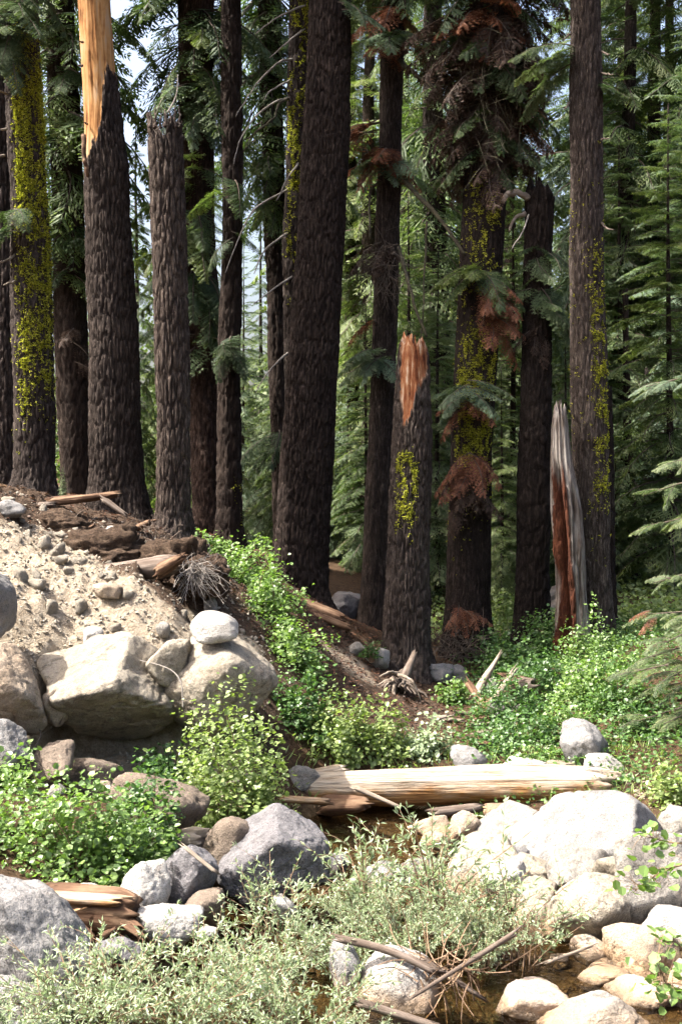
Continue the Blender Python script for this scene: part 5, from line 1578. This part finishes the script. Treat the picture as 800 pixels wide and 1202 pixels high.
# ------------------------------------------------------------------ fallen wood
def log_obj(label, a, b, r0, r1, mat, name='fallen_log', cat='log', seed=0, bend=0.0, k=48, n=110, rough=0.10, group=None, splinter=0.12, squash=1.0, parent=None):
    """log from photo point a to b (px, py, Y); built along its own X axis"""
    A, Bp = PX(*a), PX(*b)
    L = float(np.linalg.norm(Bp - A))
    n = max(14, min(n, int(L / 0.02)))
    t = np.linspace(0, 1, n)
    th = np.linspace(0, 2 * math.pi, k, endpoint=False)
    T, TH = np.meshgrid(t, th, indexing='ij')
    R = r0 + (r1 - r0) * T
    cy, cz = np.cos(TH), np.sin(TH)
    P = np.stack([(T * L).ravel(), (cy * R).ravel(), (cz * R).ravel()], 1)
    g = fbm(P * np.array([1.6, 11, 11]) / max(1, r0 / 0.1), 4, seed) * rough + fbm(P * np.array([0.9, 2.5, 2.5]), 2, seed + 3) * rough
    c1, c2 = worley(P * np.array([1.2, 14, 14]), seed + 5)
    g = g - 0.15 * rough * sstep(0.10, 0.0, c2 - c1)
    Rf = R.ravel() * (1 + g)
    e = np.clip(np.minimum(T, 1 - T).ravel() * L / (r0 * 0.9), 0, 1)
    Rf = Rf * (0.72 + 0.28 * e ** 0.6)
    x = T.ravel() * L
    jag = splinter * vnoise(np.stack([cy.ravel() * 3, cz.ravel() * 3, np.full(cy.size, seed + 0.5)], 1), seed + 9)
    x = x + np.where(T.ravel() < 0.5, jag * (1 - T.ravel() * 2) ** 6, jag * (T.ravel() * 2 - 1) ** 6)
    V = np.stack([x, cy.ravel() * Rf, cz.ravel() * Rf * squash + bend * np.sin(T.ravel() * math.pi)], 1)
    j = np.arange(n - 1)[:, None] * k
    aa = np.arange(k)[None, :]
    bb = (aa + 1) % k
    q = np.stack([j + aa, j + bb, j + k + bb, j + k + aa], -1).reshape(-1, 4)
    V = np.vstack([V, V[:k].mean(0) + np.array([0.03, 0, 0]), V[-k:].mean(0) - np.array([0.03, 0, 0])])
    ar = np.arange(k)
    br = (ar + 1) % k
    f0 = np.stack([np.full(k, n * k), br, ar], -1)
    f1 = np.stack([np.full(k, n * k + 1), (n - 1) * k + ar, (n - 1) * k + br], -1)
    o = link(name, mk_mesh(name, V, [(q, 0), (f0, 0), (f1, 0)], M[mat], True), None, A)
    d = Vector(Bp - A).normalized()
    o.rotation_euler = Euler((0, -math.asin(d.z), math.atan2(d.y, d.x)), 'XYZ')
    if parent is not None:
        o.parent = parent
        o.location = Vector(A) - parent.location
    if label:
        tag(o, label, cat, group)
    return o
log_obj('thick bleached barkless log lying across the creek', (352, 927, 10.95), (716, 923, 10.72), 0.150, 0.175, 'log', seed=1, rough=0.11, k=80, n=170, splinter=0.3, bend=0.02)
log_obj('short splintered piece at the left end of the bleached log', (346, 914, 11.1), (400, 905, 11.1), 0.05, 0.07, 'log', seed=2, name='broken_branch', cat='branch')
log_obj('jagged chunk of brown wood under the left end of the log', (378, 946, 10.6), (430, 944, 10.5), 0.085, 0.06, 'rotten', seed=3, name='wood_chunk', cat='wood', rough=0.3)
log_obj('thin pale driftwood stick at the left of the log', (332, 938, 10.4), (386, 941, 10.4), 0.035, 0.028, 'log', seed=4, name='driftwood_stick', cat='stick', k=16)
log_obj('grey forked stick leaning below the log', (420, 926, 10.3), (470, 948, 10.2), 0.025, 0.016, 'greywood', seed=5, name='driftwood_stick', cat='stick', k=12)
log_obj('dark wet pole lying under the log over the water', (505, 955, 10.3), (560, 948, 10.4), 0.05, 0.04, 'root', seed=6, name='driftwood_stick', cat='stick', k=16)
log_obj('broken reddish log lying beside the mottled boulder', (38, 1056, 7.5), (158, 1072, 7.25), 0.115, 0.13, 'rotten', seed=7, rough=0.12, splinter=0.12)
log_obj('pale bark strip on top of the broken reddish log', (26, 1050, 7.4), (146, 1058, 7.2), 0.075, 0.07, 'log', seed=8, name='bark_strip', cat='bark', squash=0.5)
for k_, (a, b) in enumerate([((100, 1092, 7.1), (112, 1106, 7.05)), ((118, 1100, 7.05), (132, 1092, 7.05)), ((140, 1100, 7.05), (150, 1108, 7.0)), ((150, 1078, 7.2), (166, 1090, 7.1)), ((148, 1086, 7.15), (168, 1100, 7.05))]):
    log_obj('red rotten splinter of wood at the end of the broken log', a, b, 0.026, 0.018, 'rotten', seed=20 + k_, name='wood_splinter', cat='wood', group='red splinters of the broken log', k=12, rough=0.25)
log_obj('thin pale stick lying on the broken reddish log', (72, 1074, 7.2), (98, 1066, 7.2), 0.012, 0.010, 'log', seed=30, name='stick', cat='stick', k=8)
log_obj('weathered wood slab jammed between brown and dark boulders', (196, 990, 8.75), (240, 984, 8.6), 0.085, 0.10, 'greywood', seed=9, name='wood_slab', cat='wood', rough=0.15)
log_obj('slim bare stick leaning across the dark grey boulder', (219, 996, 7.75), (256, 1026, 7.65), 0.014, 0.012, 'greywood', seed=10, name='stick', cat='stick', k=8)
log_obj('long grey branch running from the willow to the crossed sticks', (398, 1102, 6.9), (512, 1142, 6.75), 0.026, 0.020, 'root', seed=11, name='stick', cat='stick', k=16, bend=0.03)
log_obj('straight bare stick slanting up to the right over the creek', (484, 1170, 6.6), (606, 1094, 6.9), 0.011, 0.020, 'root', seed=12, name='stick', cat='stick', k=14)
log_obj('grey branch lying at the bottom edge beside the water', (418, 1176, 6.45), (516, 1206, 6.35), 0.026, 0.020, 'root', seed=13, name='stick', cat='stick', k=14)
log_obj('short grey stick under the crossing of the branches', (488, 1120, 6.9), (560, 1168, 6.8), 0.022, 0.014, 'root', seed=14, name='stick', cat='stick', k=10)
log_obj('thin twig between the boulders by the amber pool', (640, 1130, 7.1), (690, 1112, 7.2), 0.012, 0.008, 'greywood', seed=15, name='stick', cat='stick', k=8)
log_obj('fallen red brown log on the dirt behind the leafy strip', (352, 706, 15.9), (402, 726, 15.7), 0.085, 0.07, 'rotten', seed=16)
log_obj('second thinner fallen log on the dirt below the middle trunk', (364, 720, 15.5), (412, 738, 15.3), 0.05, 0.045, 'rotten', seed=17)
log_obj('grey log lying in the shade behind the hollow snag', (632, 706, 20), (664, 690, 20), 0.13, 0.12, 'greywood', seed=18)
log_obj('second grey log in the shade behind the hollow snag', (632, 722, 19.8), (664, 706, 19.8), 0.13, 0.12, 'greywood', seed=19)
log_obj('rotten orange log on the rim of the bank', (56, 590, 13.9), (136, 580, 13.9), 0.085, 0.07, 'rotten', seed=21, rough=0.28, squash=0.7)
log_obj('dark weathered end of wood left of the rotten orange log', (30, 596, 13.8), (62, 592, 13.8), 0.075, 0.07, 'root', seed=22, rough=0.2, squash=0.7)
log_obj('dark root slanting down from the rotten orange log', (122, 586, 13.7), (150, 606, 13.6), 0.04, 0.025, 'root', seed=23, name='root', cat='root', k=14)
log_obj('flat dark splinter of wood on the bank soil', (70, 620, 13.1), (88, 612, 13.1), 0.045, 0.03, 'root', seed=24, name='wood_splinter', cat='wood', k=14, squash=0.5)
log_obj('broken bark shard on the bank soil', (100, 624, 13.1), (114, 614, 13.1), 0.05, 0.04, 'rotten', seed=25, name='bark_shard', cat='bark', k=14, squash=0.5)
log_obj('short brown wood chunk on the bank near the snag foot', (156, 622, 13.6), (178, 612, 13.6), 0.06, 0.06, 'rotten', seed=26, name='wood_chunk', cat='wood', k=18, squash=0.6, rough=0.25)
# the root log with its overhang
log_obj('thick broken root log with reddish end jutting from the bank', (108, 676, 12.25), (212, 662, 11.95), 0.17, 0.12, 'root', seed=27, name='root_log', cat='root', rough=0.22, squash=0.75)
log_obj('reddish broken root end at the bank overhang', (186, 672, 11.85), (214, 654, 11.75), 0.085, 0.04, 'rotten', seed=28, name='root_log', cat='root', rough=0.2)
for k_, c in enumerate([[(160, 664, 12.4), (140, 676, 12.2), (136, 692, 12.1), (120, 700, 12.1), (104, 696, 12.1)], [(100, 650, 12.5), (102, 680, 12.3), (106, 700, 12.2)], [(190, 790, 10.5), (160, 775, 10.6), (130, 770, 10.7)], [(215, 830, 10.1), (212, 800, 10.15), (196, 784, 10.25), (160, 774, 10.5)],
                        [(70, 850, 10.0), (78, 830, 10.1), (76, 812, 10.15)], [(40, 880, 9.7), (48, 862, 9.8), (42, 850, 9.9)], [(160, 716, 11.8), (158, 740, 11.5), (150, 728, 11.6), (135, 715, 11.8)]]):
    r_ = link('hanging_root', None, None, PX(*c[0]))
    r_.empty_display_size = 0.05
    bpy.data.objects.remove(r_)
    Pp = catmull([PX(*p) for p in c], 18)
    mb = MB()
    add_tube(mb, Pp - Pp[0], [0.008, 0.003], 5)
    o = link('hanging_root', mb.mesh('hanging_root', [M['twig_pale' if k_ in (0, 3) else 'root']], True), None, Pp[0])
    tag(o, ['pale bent root hanging below the root log', 'thin root hanging down the dark soil', 'thin root lying on top of the pale slab', 'pale root trailing between slab and rounded boulder', 'thin root beside the left end of the slab', 'thin root dangling above the rounded pinkish rock', 'dark curved root on the sand below the overhang'][k_], 'root')

# tangle of dead grey twigs below the root
def tangle(label, c, rad_, n, seed, mat, hang=0.4, L=(0.2, 0.5), r=0.004, name='twig_tangle', d0=None):
    rg = np.random.default_rng(seed)
    mb = MB()
    for k in range(n):
        p = rg.normal(size=3) * rad_ * 0.5
        d = unit(rg.normal(size=3) + (np.array(d0) if d0 is not None else 0) + np.array([0, 0, -hang]))
        l = rg.uniform(*L)
        q = p + d * l + np.array([0, 0, -hang * l * 0.4])
        add_tube(mb, catmull([p, (p + q) / 2 + rg.normal(size=3) * l * 0.12, q], 5), [r, r * 0.5], 3)
    o = link(name, mb.mesh(name, [M[mat]]), None, PX(*c))
    tag(o, label, 'twigs', kind='stuff')
    return o
tangle('bristling tangle of grey dead twigs hanging beside the root log', (226, 668, 12.0), np.array([0.14, 0.10, 0.11]), 130, 3, 'twig_pale', 0.5, (0.15, 0.42), 0.004, d0=(0.5, -0.2, 0))
tangle('tangle of fine roots on the bank above the pale cobble', (185, 640, 13.2), np.array([0.25, 0.2, 0.08]), 60, 4, 'root', 0.1, (0.15, 0.4), 0.006)
tangle('heap of dead brown twigs between snag and big mossy trunk', (535, 760, 16.2), np.array([0.4, 0.3, 0.2]), 120, 5, 'twig', 0.2, (0.2, 0.6), 0.006)
tangle('dark broken twigs under the crossed sticks', (520, 1140, 6.85), np.array([0.22, 0.15, 0.07]), 80, 6, 'twig_red', 0.2, (0.1, 0.35), 0.005)
tangle('mass of dead dark twigs around the top of the big mossy trunk', (572, 110, 16.8), np.array([0.8, 0.6, 1.1]), 520, 8, 'twig_mossy', 0.7, (0.2, 0.55), 0.004)
tangle('grey twig tangle around the slender trunk', (452, 310, 17.6), np.array([0.45, 0.3, 0.35]), 160, 7, 'twig', 0.7, (0.2, 0.6), 0.005)

# root stump at the foot of the broken snag
rs = link('root_stump', None, None, PX(470, 830, 14.2))
rs.empty_display_size = 0.2
tag(rs, 'pale twisted root stump at the foot of the broken red snag', 'stump')
log_obj(None, (487, 765, 14.75), (470, 806, 14.2), 0.03, 0.07, 'root', name='stub', seed=61, parent=rs, rough=0.35, k=24, splinter=0.12)
log_obj(None, (476, 790, 14.5), (452, 812, 14.1), 0.06, 0.05, 'root', name='root', seed=62, parent=rs, rough=0.35, k=20)
rgr = np.random.default_rng(17)
for k_ in range(22):
    a0 = rgr.uniform(0, 6.28)
    sx, sy = math.cos(a0), math.sin(a0)
    L_ = rgr.uniform(12, 34)
    x0_, y0_ = 466 + rgr.normal() * 6, 802 + rgr.normal() * 7
    pth = [(x0_, y0_, 14.25), (x0_ + sx * L_ * 0.5 + rgr.normal() * 3, y0_ + 0.3 * sy * L_ + 6 + rgr.normal() * 3, 14.05 - 0.1 * abs(sy)), (x0_ + sx * L_, y0_ + 0.55 * sy * L_ + rgr.uniform(14, 30), 13.8 + 0.2 * rgr.random())]
    limb(rs, pth, rgr.uniform(0.012, 0.036), rgr.uniform(0.005, 0.012), ['root', 'greywood', 'root', 'twig'][k_ % 4], 'root', 9, 0.4)
limb(rs, [(462, 796, 14.2), (462, 815, 13.9), (470, 835, 13.6), (476, 856, 13.2)], 0.035, 0.014, 'greywood', 'root', 12, 0.4)
# rotten stump on the right
st = link('rotten_stump', None, None, PX(585, 835, 13.8))
st.empty_display_size = 0.2
tag(st, 'rotten splintered stump lying among the rocks below the big mossy trunk', 'stump')
for k_, (a_, b_, r0, r1, mt, ro, sq) in enumerate([((556, 818, 13.9), (586, 768, 13.95), 0.06, 0.025, 'greywood', 0.4, 0.7), ((556, 834, 13.6), (606, 806, 13.8), 0.05, 0.07, 'rotten', 0.35, 0.7), ((574, 830, 13.5), (602, 788, 13.8), 0.035, 0.03, 'greywood', 0.3, 1.0),
        ((596, 812, 13.9), (628, 806, 13.9), 0.14, 0.12, 'root', 0.4, 0.9), ((590, 796, 14.0), (620, 800, 14.0), 0.08, 0.06, 'rotten', 0.4, 0.8), ((548, 800, 14.0), (576, 842, 13.5), 0.05, 0.03, 'rotten', 0.35, 1.0), ((540, 853, 13.0), (576, 850, 13.0), 0.028, 0.026, 'greywood', 0.2, 1.0), ((560, 846, 13.3), (592, 834, 13.4), 0.03, 0.05, 'root', 0.3, 1.0)]):
    log_obj(None, a_, b_, r0, r1, mt, name='wood_piece', seed=300 + k_, parent=st, rough=ro, k=28, splinter=0.15, squash=sq)
rg = np.random.default_rng(31)
for k_ in range(16):
    px, py, Y = rg.uniform(508, 580), rg.uniform(830, 885), 0
    Y = 13.6 - (py - 830) / 55 * 1.6
    x = (px - CXP) * Y / FPX
    z = gz(x, Y) + 0.03
    a = rg.uniform(-0.8, 0.8)
    py0 = HYP - (z - CAMH) * FPX / Y
    log_obj('brown wood chip scattered on the ground below the rotten stump', (px, py0, Y), (px + 18 * math.cos(a), py0 - 10 * math.sin(a), Y + rg.uniform(-0.1, 0.1)), 0.03, 0.02, ['rotten', 'greywood', 'root'][k_ % 3], seed=200 + k_, name='wood_chip', cat='wood', k=8, n=14, rough=0.25, group='wood chips below the rotten stump')

# ------------------------------------------------------------------ ground cover and litter
def scatter(name, label, cat, n, region, size, mat, seed, narrow=None, dens=None, lift=0.02, upright=0.0):
    rg = np.random.default_rng(seed)
    x = rg.uniform(region[0], region[1], n * 3)
    y = rg.uniform(region[2], region[3], n * 3)
    if dens is not None:
        keep = rg.random(len(x)) < dens(x, y)
        x, y = x[keep], y[keep]
    x, y = x[:n], y[:n]
    z = ground(x, y)
    P = np.stack([x, y, z + rg.random(len(x)) * lift + 0.004], 1)
    D = rg.normal(size=P.shape)
    D[:, 2] = D[:, 2] * 0.15 + upright
    Nn = np.array([0, 0, 1.0]) + rg.normal(size=P.shape) * (0.3 + upright)
    mb = MB()
    leaves(mb, P, D, Nn, size * rg.uniform(0.5, 1.3, len(x)), np.clip(0.5 + 0.25 * rg.normal(size=len(x)), 0, 1), narrow)
    o = link(name, mb.mesh(name, [M[mat]]))
    tag(o, label, cat, kind='stuff')
scatter('ground_cover', 'low green herbs covering the slope on the right', 'herbs', 34000, (0.9, 8.0, 10.5, 18.0), 0.036, 'leaf_dark', 1, None, lambda x, y: sstep(0.9, 1.6, x - 0.1 * (y - 12)), 0.16, 0.25)
scatter('meadow', 'pale green meadow plants in the sunny gap at right', 'herbs', 20000, (1.0, 11, 17.5, 30), 0.07, 'leaf_light', 2, None, None, 0.25, 0.3)
scatter('needle_litter', 'brown needle litter on the forest floor', 'litter', 14000, (-4.5, 4.5, 12.2, 19), 0.05, 'needle_dead', 3, 0.10, lambda x, y: 0.25 + 0.75 * np.exp(-((x + 0.2) / 1.0) ** 2), 0.01)
scatter('grass', 'thin grass blades along the creek edge', 'grass', 2500, (-1.6, 3.0, 7.0, 12.0), 0.12, 'leaf_light', 4, 0.05, lambda x, y: (ground_base(x, y) > 0.08) * (ground_base(x, y) < 0.5) * 0.8, 0.02, 1.2)

tangle('fallen twigs littering the dark soil cap of the bank', (120, 622, 13.3), np.array([0.9, 0.5, 0.07]), 90, 9, 'root', 0.0, (0.06, 0.25), 0.004, name='fallen_twigs')
scatter('bark_litter', 'dark bark flakes on the bank cap and dirt slope', 'litter', 5000, (-4.2, 1.4, 12.3, 16.5), 0.04, 'needle_brown', 12, None, None, 0.012)
